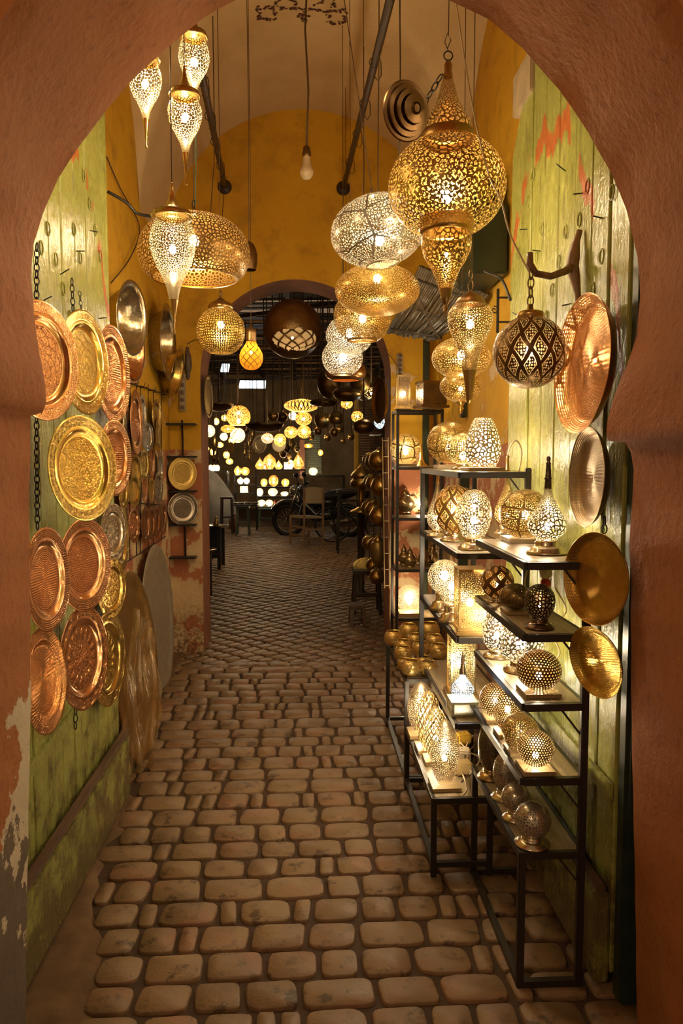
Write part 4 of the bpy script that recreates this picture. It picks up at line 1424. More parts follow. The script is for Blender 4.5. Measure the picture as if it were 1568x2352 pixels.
# four big pans on the right door
G2 = 'big pans hung on the right door'
RC, RB, RG1, RG2 = tray_metal((.80, .40, .15), 'rings', .25, 'copper_pan'), tray_metal((.42, .30, .18), 'rings', .3, 'brown_pan'), tray_metal((.58, .33, .07), 'rings', .3, 'gold_brown_pan'), tray_metal((.72, .45, .08), 'rings', .22, 'golden_pan')
tray('hanging_pan', 'long-looking copper pan hung highest on the right door', 1356, 838, 125, 318, DR, RC, 'deep', G2, None, .04, .035, 'pan')
tray('hanging_pan', 'narrow brown pan below the copper pan, cut by the jamb ledge', 1363, 1096, 80, 232, DR, RB, 'deep', G2, None, .02, .03, 'pan')
tray('hanging_pan', 'broad golden brown pan with fine rings, third down on the right door', 1378, 1329, 142, 214, DR, RG1, 'deep', G2, None, .04, .035, 'pan', .25)
tray('hanging_pan', 'tilted golden hammered pan, lowest on the right door', 1376, 1518, 116, 168, DR, RG2, 'deep', G2, None, -.12, .035, 'pan', 0.0, .2)

# chains and hooks on the doors
def chain_thing(a, b, label, size=.014):
    m = MB()
    a, b = Vector(a), Vector(b)
    m.chain((0, 0, 0), a - b, size, size * .16)
    return tag(m.build('chain', IRON, None, b), label, 'chain')
chain_thing(atx(85, 560, DL + .02), atx(84, 700, DL + .02), 'dark chain at the left jamb above the top copper tray')
chain_thing(atx(84, 955, DL + .02), atx(86, 1215, DL + .02), 'long dark chain on the left door beside the big golden tray')
chain_thing(atx(174, 1625, DL + .02), atx(173, 1675, DL + .02), 'short chain end below the almond petal copper tray')
chain_thing(atx(1388, 1185, DR - .02), atx(1387, 1225, DR - .02), 'short chain between the brown pan and the broad golden pan')
chain_thing(atx(165, 640, DL + .02), atx(168, 715, DL + .02), 'wire and chain above the golden star tray')
# ------------------------------------------------------------------ shelves on the right
BOARD = wood((.42, .30, .16), .35, 'shelf_board', 1)
FRAME = plain((.030, .022, .016), .4, 'black_shelf_frame', .5)
def shelf_unit(name, label, x0, x1, y0, y1, levels, z_low, z_high, post_near=True, tops=None, braces=True):
    b = Vector((x0, y0, 0))
    rt = empty(name, b, label, 'shelf')
    posts = [(x0, y0, 0, levels[0]), (x1, y0, 0, z_high), (x0, y1, 0, levels[0]), (x1, y1, 0, z_high)] if tops is None else tops
    for px_, py_, za, zb in posts:
        m = MB()
        m.box((px_ - b.x, py_ - b.y, (za + zb) / 2), (.022, .022, zb - za), 0, None, .003)
        m.build('leg', FRAME, rt)
    for z in levels:
        m = MB()
        for (xa, ya, xb, yb) in ((x0, y0, x1, y0), (x0, y1, x1, y1), (x0, y0, x0, y1), (x1, y0, x1, y1)):
            m.bar((xa - b.x, ya - b.y, z - .012), (xb - b.x, yb - b.y, z - .012), .018, 0, .022)
        fr = m.build('shelf_frame', FRAME, rt)
        m = MB()
        m.box(((x1 - x0) / 2, (y1 - y0) / 2, z - .003), (x1 - x0 - .012, y1 - y0 - .012, .006))
        m.build('shelf_board', BOARD, fr)
        if braces:
            m = MB()
            m.bar((x1 - b.x, .005, z - .11), (x1 - b.x - .07, .005, z - .02), .006)
            m.build('brace', FRAME, rt)
    if z_low is not None:
        m = MB()
        for (xa, ya, xb, yb) in ((x0, y0, x1, y0), (x0, y1, x1, y1), (x0, y0, x0, y1)):
            m.bar((xa - b.x, ya - b.y, z_low), (xb - b.x, yb - b.y, z_low), .020)
        m.build('foot_rail', FRAME, rt)
    return rt
ZA = [.426, .653, .878, 1.085, 1.297]
AX0, AX1, AY0, AY1 = .642, .822, 2.10, 2.71
shelf_unit('display_shelf', 'nearest black iron shelf of five narrow levels crowded with lamps, by the right door', AX0, AX1, AY0, AY1, ZA, .012, 1.33)
ZB = [.585, .918, 1.240, 1.545]
BX0, BX1, BY0, BY1 = .578, .835, 2.74, 3.62
shelf_unit('display_shelf', 'second black shelf unit of four levels behind the nearest one', BX0, BX1, BY0, BY1, ZB, None, 1.56, True,
           [(BX1, BY0, 0, 1.56), (BX1, BY1, 0, 1.56), (BX0, BY1, .54, 1.55)])
ZC = .312
CX0, CX1, CY0, CY1 = .484, .70, 2.70, 3.44
shelf_unit('low_table', 'low black-framed table of glowing egg lamps on the paving', CX0, CX1, CY0, CY1, [ZC], .05, .31, True, [(x, y, 0, .31) for x in (CX0, CX1) for y in (CY0, CY1)], False)
ZF = .538
shelf_unit('low_table', 'black table crowded with pierced candle holders', .485, .80, 3.47, 4.28, [ZF], .05, .53, True, [(x, y, 0, .53) for x in (.485, .80) for y in (3.47, 4.28)], False)
ZD = [.375, .75, 1.143, 1.527, 1.955]
DY0, DY1 = 5.55, 5.85
rt = shelf_unit('corner_shelf', 'tall narrow black corner shelf of five levels beside the market arch', .695, 1.03, DY0, DY1, ZD, .02, 1.96, True, [(.695, DY0, 0, 1.96), (1.03, DY0, 0, 1.96), (.695, DY1, 0, 1.96), (1.03, DY1, 0, 1.96)], False)

def on(x, y, z, nudge=.004):
    p = atz(x, y, z)
    p.z = z + .001
    return p
FD = metal(SILVER, .25)
DB = (.10, .062, .032)
SQ = lambda w, h: ('plate', wood((.45, .30, .13), .4, 'wooden_lamp_plate', 0), 'B', [((0, 0, h / 2), (w, w, h))])
def foot_part(w, h, ml=None): return ('foot', ml or metal((.70, .58, .38), .22, 'silvery_brass'), 'L', foot(w, h), 40)
def onY(x, Y, z):
    p = at(x, 1050, Y)
    p.z = z + .001
    return p
def table_lamp(label, x, y, z, parts, bulb=None, group=None): return turned('table_lamp', label, 'lamp', on(x, y, z) if y > 20 else onY(x, y, z), parts, bulb, group)
FILW = filigree((.66, .54, .34), .0105, .12, .3, name='bright_pierced_brass')
FILX = filigree((.60, .52, .40), .0115, .13, .3, .058, name='rosette_pierced_silver', style='rose', arms=7)
def drop_shape(w, h0, hw, h1, tip):      # teardrop shade from foot to a slim neck
    return spl([(w * .42, h0), (w * .88, h0 + (hw - h0) * .5), (w, hw), (w * .86, hw + (h1 - hw) * .22), (w * .55, hw + (h1 - hw) * .5), (w * .26, hw + (h1 - hw) * .8), (tip, h1)], 6)
# nearest unit, top level
GA = 'lamps on the nearest shelf'
table_lamp('teardrop table lamp with a tall dark spike, in front on the nearest shelf top', 1255, 1272, ZA[4], [
    ('shade', filigree((.54, .46, .32), .0150, .14, .3, name='large_pierced_silver'), 'L', drop_shape(44, 30, 66, 150, 8), 48), foot_part(46, 33),
    ('spike', metal((.16, .12, .09), .25), 'L', [(8, 148), (7.5, 170), (9, 172), (7, 175), (5, 205), (6, 207), (3, 210), (5, 216), (4, 221), (0, 224)], 20)], (62, 9, BULB_HOT), GA)
table_lamp('big brass globe lamp drilled with dots between plain circles, behind the spiked teardrop', 1204, 1243, ZA[4], [
    ('shade', filigree((.52, .33, .10), .0075, .32, .3, .085, .05, name='dotted_circles_brass', style='dot'), 'L', ell(59, 57, 62, 5, 168), 64), SQ(92, 9)], (60, 8, BULB_HOT), GA)
table_lamp('slim brass teardrop lamp at the back corner of the nearest shelf top', 1163, 1226, ZA[4], [
    ('shade', filigree((.60, .42, .16), .0125, .14, .3, name='slim_pierced_brass'), 'L', drop_shape(28, 20, 46, 128, 5), 40), foot_part(28, 22),
    ('spike', metal((.45, .28, .09), .3), 'L', [(5, 126), (5, 142), (7, 144), (4, 147), (3, 172), (4.5, 176), (0, 182)], 16)], (44, 6, BULB_HOT), GA)
# second level
table_lamp('dark ball lamp with dotted star outlines at the back of the second shelf', 1141, 1381, ZA[3], [
    ('shade', rings_lattice((.22, .12, .04), 7, 3.0, .32, 'star_dotted_brass', 1.0, .22), 'L', ell(38, 39, 44, 5, 170), 48), foot_part(22, 7)], (36, 5, BULB), GA)
table_lamp('low unlit bronze oval lamp on a square plate in the middle of the second shelf', 1183, 1408, ZA[3], [
    ('shade', filigree((.36, .23, .08), .0085, .22, .3, name='sparse_pierced_bronze', style='dot'), 'L', ell(36, 30, 38, 4, 176), 48), SQ(56, 8)], None, GA)
table_lamp('unlit dark egg lamp on a turned foot at the front of the second shelf', 1238, 1443, ZA[3], [
    ('shade', filigree(DB, .0105, .25, .28, name='dark_pierced_egg'), 'L', spl([(18, 22), (30, 40), (35, 62), (30, 84), (16, 98), (0, 103)], 6), 48), foot_part(33, 24, metal((.20, .13, .09), .25))], (52, 3, BULB), GA)
# third level
table_lamp('bright egg lamp at the back of the third shelf', 1142, 1508, ZA[2], [
    ('shade', FILX, 'L', spl([(18, 14), (32, 34), (36, 62), (28, 92), (14, 108), (0, 112)], 6), 48), foot_part(33, 16)], (50, 8, BULB_HOT), GA)
table_lamp('large blazing round lamp with swirling cut-outs on a silver foot, third shelf', 1194, 1541, ZA[2], [
    ('shade', filigree((.60, .52, .40), .0140, .13, .3, .072, name='swirl_pierced_silver', style='rose', arms=7), 'L', ell(55, 47, 66, 5, 158), 56), foot_part(38, 24)], (62, 10, BULB_HOT), GA)
table_lamp('round drilled ball lamp on a square plate at the front of the third shelf', 1236, 1592, ZA[2], [
    ('shade', metal((.26, .15, .055), .3, 'drilled_brown_brass', .8), 'D', (ell(51, 46, 54, 0, 180), 54, 4, .50)), SQ(82, 9)], (40, 7, BULB_HOT), GA)
# fourth level
table_lamp('round drilled ball lamp at the back of the fourth shelf', 1138, 1653, ZA[1], [
    ('shade', metal((.28, .17, .07), .3, 'drilled_brass', .8), 'D', (ell(38, 40, 46, 0, 180), 46, 4, .62)), SQ(56, 8)], (42, 7, BULB_HOT), GA)
table_lamp('upright drilled oval lamp next to the ball on the fourth shelf', 1164, 1687, ZA[1], [
    ('shade', metal((.28, .17, .07), .3, 'drilled_brass', .8), 'D', (ell(30, 48, 54, 0, 180), 54, 4, .62)), SQ(52, 8)], (58, 7, BULB_HOT), GA)
table_lamp('unlit brass melon lamp drilled with fine holes, fourth shelf', 1193, 1727, ZA[1], [
    ('shade', filigree((.80, .58, .24), .0085, .22, .28, name='fine_drilled_melon', style='dot'), 'L', spl([(24, 8), (36, 30), (42, 54), (34, 74), (16, 86), (0, 88)], 6), 48), SQ(60, 8)], (45, 3, BULB), GA)
table_lamp('round bright drilled ball lamp on a square plate at the front of the fourth shelf', 1229, 1768, ZA[1], [
    ('shade', metal((.30, .20, .09), .3, 'drilled_pale_brass', .8), 'D', (ell(42, 41, 50, 0, 180), 50, 4, .60)), SQ(72, 9)], (34, 7, BULB_HOT), GA)
# lowest level
FU = filigree((.36, .27, .15), .0085, .22, .26, name='dull_pierced_dark', style='dot')
FU2 = filigree((.85, .72, .54), .0085, .24, .24, name='dull_pierced_silver', style='dot')
table_lamp('tall unlit dark egg lamp at the back of the bottom shelf', 1126, 1786, ZA[0], [
    ('shade', FU, 'L', spl([(16, 22), (28, 50), (29, 84), (22, 122), (9, 146), (0, 152)], 6), 44), foot_part(30, 24, metal((.45, .30, .13), .28))], None, GA)
table_lamp('unlit dark egg lamp with a silver foot, second on the bottom shelf', 1160, 1832, ZA[0], [
    ('shade', FU2, 'L', spl([(18, 20), (28, 46), (28, 72), (18, 98), (0, 112)], 6), 44), foot_part(33, 22)], None, GA)
table_lamp('small unlit silver ball lamp, third on the bottom shelf', 1184, 1880, ZA[0], [
    ('shade', FU2, 'L', ell(33, 33, 50, 4, 165), 44), foot_part(31, 22)], None, GA)
table_lamp('unlit silver ball lamp on a ringed silver foot, front of the bottom shelf', 1222, 1938, ZA[0], [
    ('shade', filigree((.85, .74, .58), .0095, .25, .24, name='dull_pierced_pewter', style='dot'), 'L', ell(41, 42, 56, 4, 162), 52), foot_part(40, 22)], None, GA)

# second unit
GB = 'lamps on the second shelf unit'
table_lamp('big flattened brass lamp with pierced ovals, back of the second unit top', 1030, 3.42, ZB[3], [
    ('shade', filigree((.58, .40, .14), .0070, .33, .3, .085, .05, name='oval_patterned_brass', style='dot'), 'L', ell(50, 48, 60, 5, 168), 52), SQ(60, 9)], (50, 6, BULB), GB)
table_lamp('brass drilled bowl lamp between the big flattened lamp and the bright egg', 1063, 3.12, ZB[3], [
    ('shade', filigree((.62, .45, .18), .0095, .34, .3, name='dotted_bright_brass', style='dot'), 'L', ell(41, 36, 48, 5, 165), 48), foot_part(28, 14)], (32, 8, BULB_HOT), GB)
table_lamp('bright white egg lamp cut with large leaf gaps on a square plate, second unit top', 1108, 2.90, ZB[3], [
    ('shade', filigree((.78, .66, .46), .0175, .20, .4, name='leaf_cut_white_brass'), 'L', spl([(30, 10), (38, 28), (41, 50), (34, 86), (24, 112), (18, 121)], 6), 48), SQ(84, 8)], (44, 11, BULB_HOT), GB)
table_lamp('slim teardrop lamp with a knobbed tip at the back of the second unit', 1004, 1232, ZB[2], [
    ('shade', FILW, 'L', drop_shape(24, 14, 42, 122, 4), 36), foot_part(24, 16), ('spike', metal(BRASS), 'L', [(4, 120), (5, 126), (3, 128), (4.5, 136), (2, 140), (0, 146)], 14)], (42, 5, BULB_HOT), GB)
table_lamp('brass globe lamp with dark bands round pierced blossoms, second unit', 1042, 1242, ZB[2], [
    ('shade', rings_lattice((.36, .21, .06), 9, 3.2, .3, 'blossom_pierced_brass', 1.0, .16), 'L', ell(47, 56, 72, 5, 165), 52), foot_part(32, 18)], (66, 7, BULB_HOT), GB)
table_lamp('brass dome-topped lamp behind the blossom globe', 1064, 1234, ZB[2], [
    ('shade', filigree((.62, .45, .18), .0085, .32, .3, name='dotted_bright_brass2', style='dot'), 'L', ell(35, 52, 62, 5, 165), 40), foot_part(24, 14)], None, GB)
table_lamp('bright egg lamp with rose cut-outs, at the front of the second unit', 1087, 1262, ZB[2], [
    ('shade', filigree((.66, .54, .34), .0108, .13, .3, .054, name='rose_pierced_brass', style='rose', arms=7), 'L', spl([(24, 28), (36, 56), (40, 84), (34, 112), (20, 132), (0, 138)], 6), 52), foot_part(36, 30)], [(66, 8, BULB_HOT), (98, 5, BULB_HOT)], GB)
table_lamp('bright round globe lamp on a flared foot, third level of the second unit', 1020, 1400, ZB[1], [
    ('shade', FILW, 'L', ell(39, 39, 76, 5, 165), 48), foot_part(34, 42)], (78, 9, BULB_HOT), GB)
table_lamp('second bright globe lamp half behind the square lantern', 1037, 1428, ZB[1], [
    ('shade', FILW, 'L', ell(31, 40, 78, 5, 165), 44), foot_part(30, 42)], (82, 7, BULB_HOT), GB)
def square_lantern(label, x, y, z, w, h, matl, lid=True, bulb=10, name='square_lantern', group=GB, rotz=-.02):
    b = on(x, y, z)
    s = mpp(b)
    rt = empty(name, b, label, 'lantern', group, (0, 0, rotz))
    fr = metal((.62, .42, .16), .3, 'brass_sheet')
    m = MB()
    m.box((0, 0, h * .03 * s), (w * 1.25 * s, w * 1.25 * s, h * .06 * s), 0, None, .003)
    m.box((0, 0, h * .08 * s), (w * 1.1 * s, w * 1.1 * s, h * .05 * s), 0, None, .003)
    m.build('base', fr, rt)
    z0, z1 = h * .105 * s, h * .95 * s
    for sx in (-1, 1):
        for sy in (-1, 1):
            m = MB()
            m.box((sx * w * .47 * s, sy * w * .47 * s, (z0 + z1) / 2), (w * .07 * s, w * .07 * s, z1 - z0))
            m.build('corner_post', fr, rt)
    for a in range(4):
        m = MB()
        hw, yy = w * .45 * s, w * .47 * s
        m.add([(-hw, yy, z0), (hw, yy, z0), (hw, yy, z1), (-hw, yy, z1)], [(0, 1, 2, 3)], None, 0, False, Matrix.Rotation(a * PI / 2, 4, 'Z'), [[(0, 0), (2 * hw, 0), (2 * hw, z1 - z0), (0, z1 - z0)]])
        m.girth = 1.0
        m.build('pierced_panel', matl, rt)
    m = MB()
    m.box((0, 0, h * .965 * s), (w * 1.06 * s, w * 1.06 * s, h * .03 * s), 0, None, .002)
    m.build('lid', fr, rt)
    if bulb: add_bulb(rt, h * .45 * s, bulb * s, BULB_HOT)
    return rt
FP1 = filigree((.62, .43, .16), .0080, .2, .3, name='panel_pierced_brass')
FP2 = filigree((.62, .48, .22), .0095, .17, .3, name='panel_pierced_pale_brass')
square_lantern('tall square brass lantern with finely pierced panels, third level of the second unit', 1078, 1452, ZB[1], 62, 152, FP1, True, 8)
square_lantern('pale square tower lantern standing on the low level of the second unit', 1058, 1596, ZB[0], 56, 160, FP2, True, 9)
rt = table_lamp('small bluish teardrop lamp with a silver spike on a little box stand', 1061, 1636, ZB[0], [
    ('shade', filigree((.60, .64, .62), .0090, .14, .3, name='cool_pierced_silver'), 'L', drop_shape(27, 34, 54, 92, 7), 40),
    ('spike', metal((.45, .32, .22), .3), 'L', [(8, 90), (5, 112), (3, 132), (0, 142)], 14),
    ('stand', wood((.45, .42, .25), .4, 'box_stand'), 'B', [((0, 0, 30), (62, 62, 5)), ((-27, 0, 14), (6, 60, 28)), ((27, 0, 14), (6, 60, 28)), ((0, 0, 2), (62, 62, 4))])], (62, 8, BULB_COOL), GB)

# low table of egg lamps
GC_ = 'egg lamps on the low table'
FE = filigree((.55, .42, .24), .0080, .16, .3, name='egg_pierced_brass')
def egg(label, x, y, w, h, tilt=0, matl=None, base=True):
    parts = [('shade', matl or FE, 'L', spl([(w * .42, 8), (w * .8, h * .22), (w, h * .48), (w * .86, h * .74), (w * .45, h * .93), (0, h)], 6), 48)]
    parts.append(('plate', wood((.45, .30, .13), .4, 'wooden_lamp_plate', 0), 'B', [((0, 0, 4), (w * 1.9, w * 1.9, 8))]))
    return turned('egg_lamp', label, 'lamp', on(x, y, ZC), parts, [(h * .42, 6, BULB_HOT)], GC_)
egg('glowing egg lamp at the far end of the low table', 966, 1688, 31, 125)
egg('egg lamp in a golden net pattern, second on the low table', 983, 1722, 29, 138, 0, lattice((.55, .36, .12), 14, 6, .13, .3, 'net_brass'))
egg('egg lamp in fine net, third on the low table', 1000, 1748, 29, 128, 0, lattice((.50, .36, .16), 18, 8, .14, .3, 'fine_net_brass'))
egg('tall pointed egg lamp at the near end of the low table, brightest', 1020, 1806, 34, 158)
def junk(label, name, x, y, z, size, color, rot=0, cat='socket', holes_=True):
    p = on(x, y, z)
    m = MB()
    m.box((0, 0, size[2] / 2), size, 0, None, min(size) * .15)
    o = m.build(name, plain(color, .45, name + '_plastic', .4, .1), None, p)
    o.rotation_euler = (0, 0, rot)
    if holes_:
        h = MB()
        for k in range(2): h.lathe([(0, size[2] + .0005), (.004, size[2] + .0005)], 10, 0, Matrix.Translation((-.008 + .016 * k, 0, 0)))
        h.build('socket_hole', IRON, o)
    return tag(o, label, cat)
junk('yellow and cream power socket among the cables on the low table', 'power_socket', 1062, 1708, ZC, (.07, .05, .05), (.62, .38, .05), .3)
junk('cream power socket block behind the tall egg lamp', 'power_socket', 1056, 1744, ZC, (.09, .06, .045), (.58, .48, .32), -.2)
junk('small pale wooden block on the low table beside the tall egg lamp', 'wooden_block', 1062, 1778, ZC, (.07, .05, .055), (.55, .38, .16), .1, 'block', False)
for i, (pts, lb) in enumerate([
        ([(1052, 1700), (1075, 1730), (1062, 1760), (1092, 1775)], 'cream cable curling between the two sockets'), ([(1085, 1690), (1070, 1722), (1102, 1742), (1078, 1778)], 'cream cable looped behind the tall dark egg'),
        ([(1098, 1706), (1066, 1738), (1084, 1764), (1060, 1796)], 'brown cable across the low table'), ([(1058, 1768), (1068, 1795), (1072, 1812), (1064, 1826)], 'thin cream cable beside the tall egg lamp')]):
    P = [atz(x, y, ZC + .012 + (.02 if k % 2 else 0)) for k, (x, y) in enumerate(pts)]
    wire(P, .0035, lb, 'cable', WHITEC if i != 2 else CORD, 'cable')
for lb, pts in [('pale flex hanging down behind the third shelf', [(1262, 1455), (1285, 1500), (1255, 1540), (1300, 1570)]), ('pale flex looping behind the second shelf', [(1275, 1350), (1300, 1400), (1285, 1430), (1315, 1460)]),
                ('pale flex dangling from the top of the nearest shelf', [(1210, 1310), (1205, 1345), (1222, 1380), (1250, 1372)]), ('white wire loop standing above the second unit top', [(1165, 1085), (1168, 1035), (1185, 1012), (1198, 1040), (1190, 1085)])]:
    wire([at(x, y, 2.45 if 'nearest' in lb or 'third' in lb or 'second shelf' in lb else 2.9) for x, y in pts], .003, lb, 'flex', WHITEC, 'cable')
# clear bag with a red plug hanging under the top shelf
b = at(1252, 1352, 2.5)
o = turned('plug_bag', 'white plug bundle with a red plug hanging under the nearest shelf top', 'plug', b, [
    ('red_plug', plain((.55, .06, .03), .4, 'red_plastic'), 'L', spl([(0, 0), (9, 3), (12, 14), (7, 24), (0, 26)], 4), 14), ('pale_plug', plain((.6, .5, .36), .4, 'pale_plastic'), 'L', spl([(0, 22), (12, 26), (15, 38), (8, 50), (0, 52)], 4), 14)])

# candle holders
GH = 'pierced candle holders on the table'
HB = filigree((1.0, .68, .22), .0085, .25, .3, name='sparse_pierced_brass', style='dot')
holders = [(903, 1483, 22, 'leftmost candle holder on the far left edge of the table'), (938, 1468, 23, 'candle holder second from left in the back row'), (985, 1468, 25, 'large candle holder at the right of the back row'),
           (925, 1500, 20, 'low candle holder behind the left front one'), (953, 1486, 20, 'candle holder in the middle just below the back row'), (998, 1490, 21, 'candle holder right of the middle, beside the tower lantern'),
           (926, 1518, 22, 'candle holder with bright holes, left of the middle'), (966, 1508, 22, 'candle holder with bright holes in the very middle'), (1006, 1512, 22, 'candle holder against the tower lantern, middle right'),
           (929, 1540, 18, 'small candle holder just behind the front corner one'), (972, 1536, 19, 'candle holder behind the front right one'), (983, 1552, 22, 'front right candle holder next to the second unit'),
           (943, 1552, 24, 'silvery candle holder at the front left corner of the table')]
proto = None
for x, y, w, lb in holders:
    p = on(x, y, ZF)
    s = mpp(p)
    if proto is None:
        rt = empty('candle_holder', p, '', 'candle holder', GH)
        m = MB()
        m.lathe([(.022, 0), (.034, .004), (.048, .022), (.053, .042), (.049, .062), (.036, .079), (.034, .079), (.0345, .076)], 40)
        m.build('bowl', HB, rt)
        m = MB()
        m.lathe([(.0335, .078), (.036, .082), (.0375, .079), (.036, .076)], 40)
        m.build('rim', metal(GOLD), rt)
        m = MB()
        m.lathe([(0, .002), (.030, .002)], 24)
        m.build('floor_disc', metal(BRASS), rt)
        proto = rt
        k0 = w * s / .053
    o = proto if rt is proto and (x, y) == holders[0][:2] else copy_tree(proto)
    o.location = p
    o.scale = (w * s / .053,) * 3
    o.rotation_euler = (0, 0, x * .7)
    o['label'] = ('silvery ' if 'silvery' in lb else 'brass ') + lb.replace('silvery ', '')

# corner shelf goods
square_lantern('slim glowing square lantern with a dark frame on the corner shelf top', 926, 940, ZD[4], 30, 78, filigree((.30, .20, .10), .010, .13, .3, name='dark_framed_panel'), True, 5, 'square_lantern', None)
b = on(990, 938, ZD[4])
s_ = mpp(b)
rt = empty('metal_box', b, 'dull brass chased box standing on the corner shelf top', 'box', None, (0, 0, .25))
m = MB()
m.box((0, 0, 30 * s_), (58 * s_, 46 * s_, 46 * s_), 0, None, .006)
m.build('body', metal((.26, .17, .08), .4, 'chased_brass', .9, .6, 60), rt)
m = MB()
m.box((0, 0, 57 * s_), (62 * s_, 50 * s_, 8 * s_), 0, None, .006)
m.build('lid', metal((.30, .2, .1), .35, 'box_lid_brass'), rt)
m = MB()
m.box((0, 0, 3.5 * s_), (70 * s_, 56 * s_, 7 * s_), 0, None, .006)
m.build('base', metal((.30, .2, .1), .35, 'box_lid_brass'), rt)
turned('ball_lamp', 'football-patterned brass ball lamp on the corner shelf', 'lamp', onY(931, 5.69, ZD[3]), [
    ('shade', filigree((.64, .44, .15), .0105, .14, .3, .11, .05, name='football_pierced_brass'), 'L', ell(35, 35, 40, 5, 170), 48), SQ(46, 7)], (34, 6, BULB_HOT))
turned('brass_horn', 'small brass trumpet-shaped stand beside the football lamp', 'stand', onY(967, 5.72, ZD[3]), [('body', metal(GOLD, .25), 'L', [(0, 0), (17, 0), (16, 2), (9, 8), (5, 18), (3, 34), (2, 50), (0, 51)], 24)])
def teapot(label, x, y, z, w, h, flip=1, group='teapots on the corner shelf'):
    b = on(x, y, z)
    s = mpp(b)
    k = w / 22
    rt = empty('teapot', b, label, 'teapot', group)
    ml = metal((.52, .40, .22), .22, 'silvered_brass')
    m = MB()
    m.lathe([(r * k * s, zz * h / 56 * s) for r, zz in spl([(0, 0), (15, 0), (14, 3), (17, 7), (21, 16), (20, 24), (13, 32), (10, 36)], 4)], 28)
    m.build('body', ml, rt)
    m = MB()
    m.lathe([(r * k * s, zz * h / 56 * s) for r, zz in [(11, 36), (12, 38), (9, 44), (4, 49), (2, 50), (3.2, 53), (0, 57)]], 20)
    m.build('lid', ml, rt)
    m = MB()
    m.tube([(flip * -q[0] * k * s, 0, q[1] * h / 56 * s) for q in ((16, 10), (24, 14), (28, 24), (31, 34))], [3.4 * k * s, 2.6 * k * s, 1.9 * k * s, 1.4 * k * s], 8)
    m.build('spout', ml, rt)
    m = MB()
    m.tube([(flip * q[0] * k * s, 0, q[1] * h / 56 * s) for q in ((12, 36), (22, 37), (28, 28), (26, 16), (18, 10))], 1.4 * k * s, 8)
    m.build('handle', ml, rt)
teapot('large silvered teapot alone with a little lamp on the corner shelf', 931, 1178, ZD[2], 22, 60)
turned('small_lamp', 'little glowing pierced lamp beside the large teapot', 'lamp', on(968, 1180, ZD[2]), [('shade', FILW, 'L', ell(15, 18, 24, 5, 150), 32), foot_part(15, 10)], (24, 5, BULB_HOT))
teapot('leftmost small teapot, a little behind, on the teapot shelf', 927, 1297, ZD[1], 13, 48, 1)
teapot('second small teapot from the left, in front, on the teapot shelf', 941, 1302, ZD[1], 15, 46, -1)
teapot('third small teapot from the left on the teapot shelf', 973, 1300, ZD[1], 14, 50)
teapot('last small teapot on the teapot shelf, beside the second unit', 992, 1296, ZD[1], 13, 52)
turned('ball_lamp', 'bright pierced ball lamp on a square stand, bottom of the corner shelf', 'lamp', on(940, 1412, ZD[0]), [
    ('shade', FILW, 'L', ell(31, 31, 38, 5, 170), 44), SQ(52, 8)], (32, 7, BULB_HOT))

# green cupboard and bamboo awning over the right wall
b = at(1104, 640, 4.1)
rt = empty('wall_cupboard', Vector((XR - .02, 4.15, b.z)), 'dark green cupboard fixed high on the right wall above the awning', 'cupboard')
m = MB()
m.box((-.09, 0, .17), (.18, .42, .36), 0, None, .008)
m.build('body', plain((.022, .032, .012), .4, 'dark_green_paint', .5, .4, 8), rt)
m = MB()
m.tube([(-.09 * 0 - .10, .21 * math.cos(a), .35 + .20 * math.sin(a)) for a in [PI * k / 16 for k in range(17)]], .012, 6)
m.box((-.06, 0, .42), (.04, .36, .14))
m.build('dark_lunette', IRON, rt)
A, B_, C_, D_ = at(890, 762, 5.3), at(1000, 780, 5.0), at(1128, 676, 4.3), at(966, 612, 4.6)
C_.x = min(C_.x, XR - .03)
rt = empty('bamboo_awning', B_, 'sagging awning of split bamboo poles over the right-hand shelves', 'awning')
for i in range(30):
    m = MB()
    t = i / 29
    p, q = A.lerp(B_, t), D_.lerp(C_, t)
    mid = (p + q) / 2 + Vector((0, 0, -.02 + random.uniform(-.012, .012)))
    m.tube([p - B_ + Vector((0, 0, random.uniform(-.012, .012))), mid - B_, q - B_], random.uniform(.009, .015), 7)
    m.build('bamboo_pole', plain((.13, .09, .04), .3, 'old_bamboo', .5, .55, 30), rt)
for t in (.12, .5, .88):
    m = MB()
    m.tube([A.lerp(D_, t) - B_ + Vector((0, 0, -.02)), B_.lerp(C_, t) - B_ + Vector((0, 0, -.02))], .012, 7)
    m.build('batten', plain((.05, .035, .02), .5, 'dark_batten'), rt)
# door frame posts and scroll bracket on the right wall
for x, y0, y1, Y, lb, w in [(979, 778, 1470, 5.95, 'dark green post in the corner beside the market arch', .05), (1072, 1085, 1470, 4.9, 'dark green post behind the second shelf unit', .06), (1070, 640, 960, 4.95, 'dark post behind the drop lamp', .04)]:
    a = at(x, y0, Y)
    m = MB()
    zl = 0 if y1 > 1400 else at(x, y1, Y).z
    m.box((min(a.x, XR - .03), Y, (a.z + zl) / 2), (w, w, a.z - zl), 0, None, .006)
    struct(m.build('trim_%d' % (8 + [979, 1072, 1070].index(x)), plain((.03, .038, .015), .4, 'post_green_paint')), lb)
b = at(1142, 765, 3.62)
rt = empty('scroll_bracket', b, 'wrought iron bracket with a scroll on the right wall beside the drop lamp', 'bracket')
s_ = mpp(b)
m = MB()
m.box((0, 0, 50 * s_), (6 * s_, 4 * s_, 100 * s_), 0, None, .001)
m.bar((0, 0, 80 * s_), (XR - b.x, 0, 80 * s_), 4 * s_)
m.bar((0, 0, 25 * s_), (XR - b.x, 0, 25 * s_), 4 * s_)
m.tube([Vector((-8 * s_ + (2 + 7 * t) * s_ * math.cos(8 * t), 0, 52 * s_ + (2 + 7 * t) * s_ * math.sin(8 * t))) for t in [k / 18 for k in range(19)]], 1.4 * s_, 6)
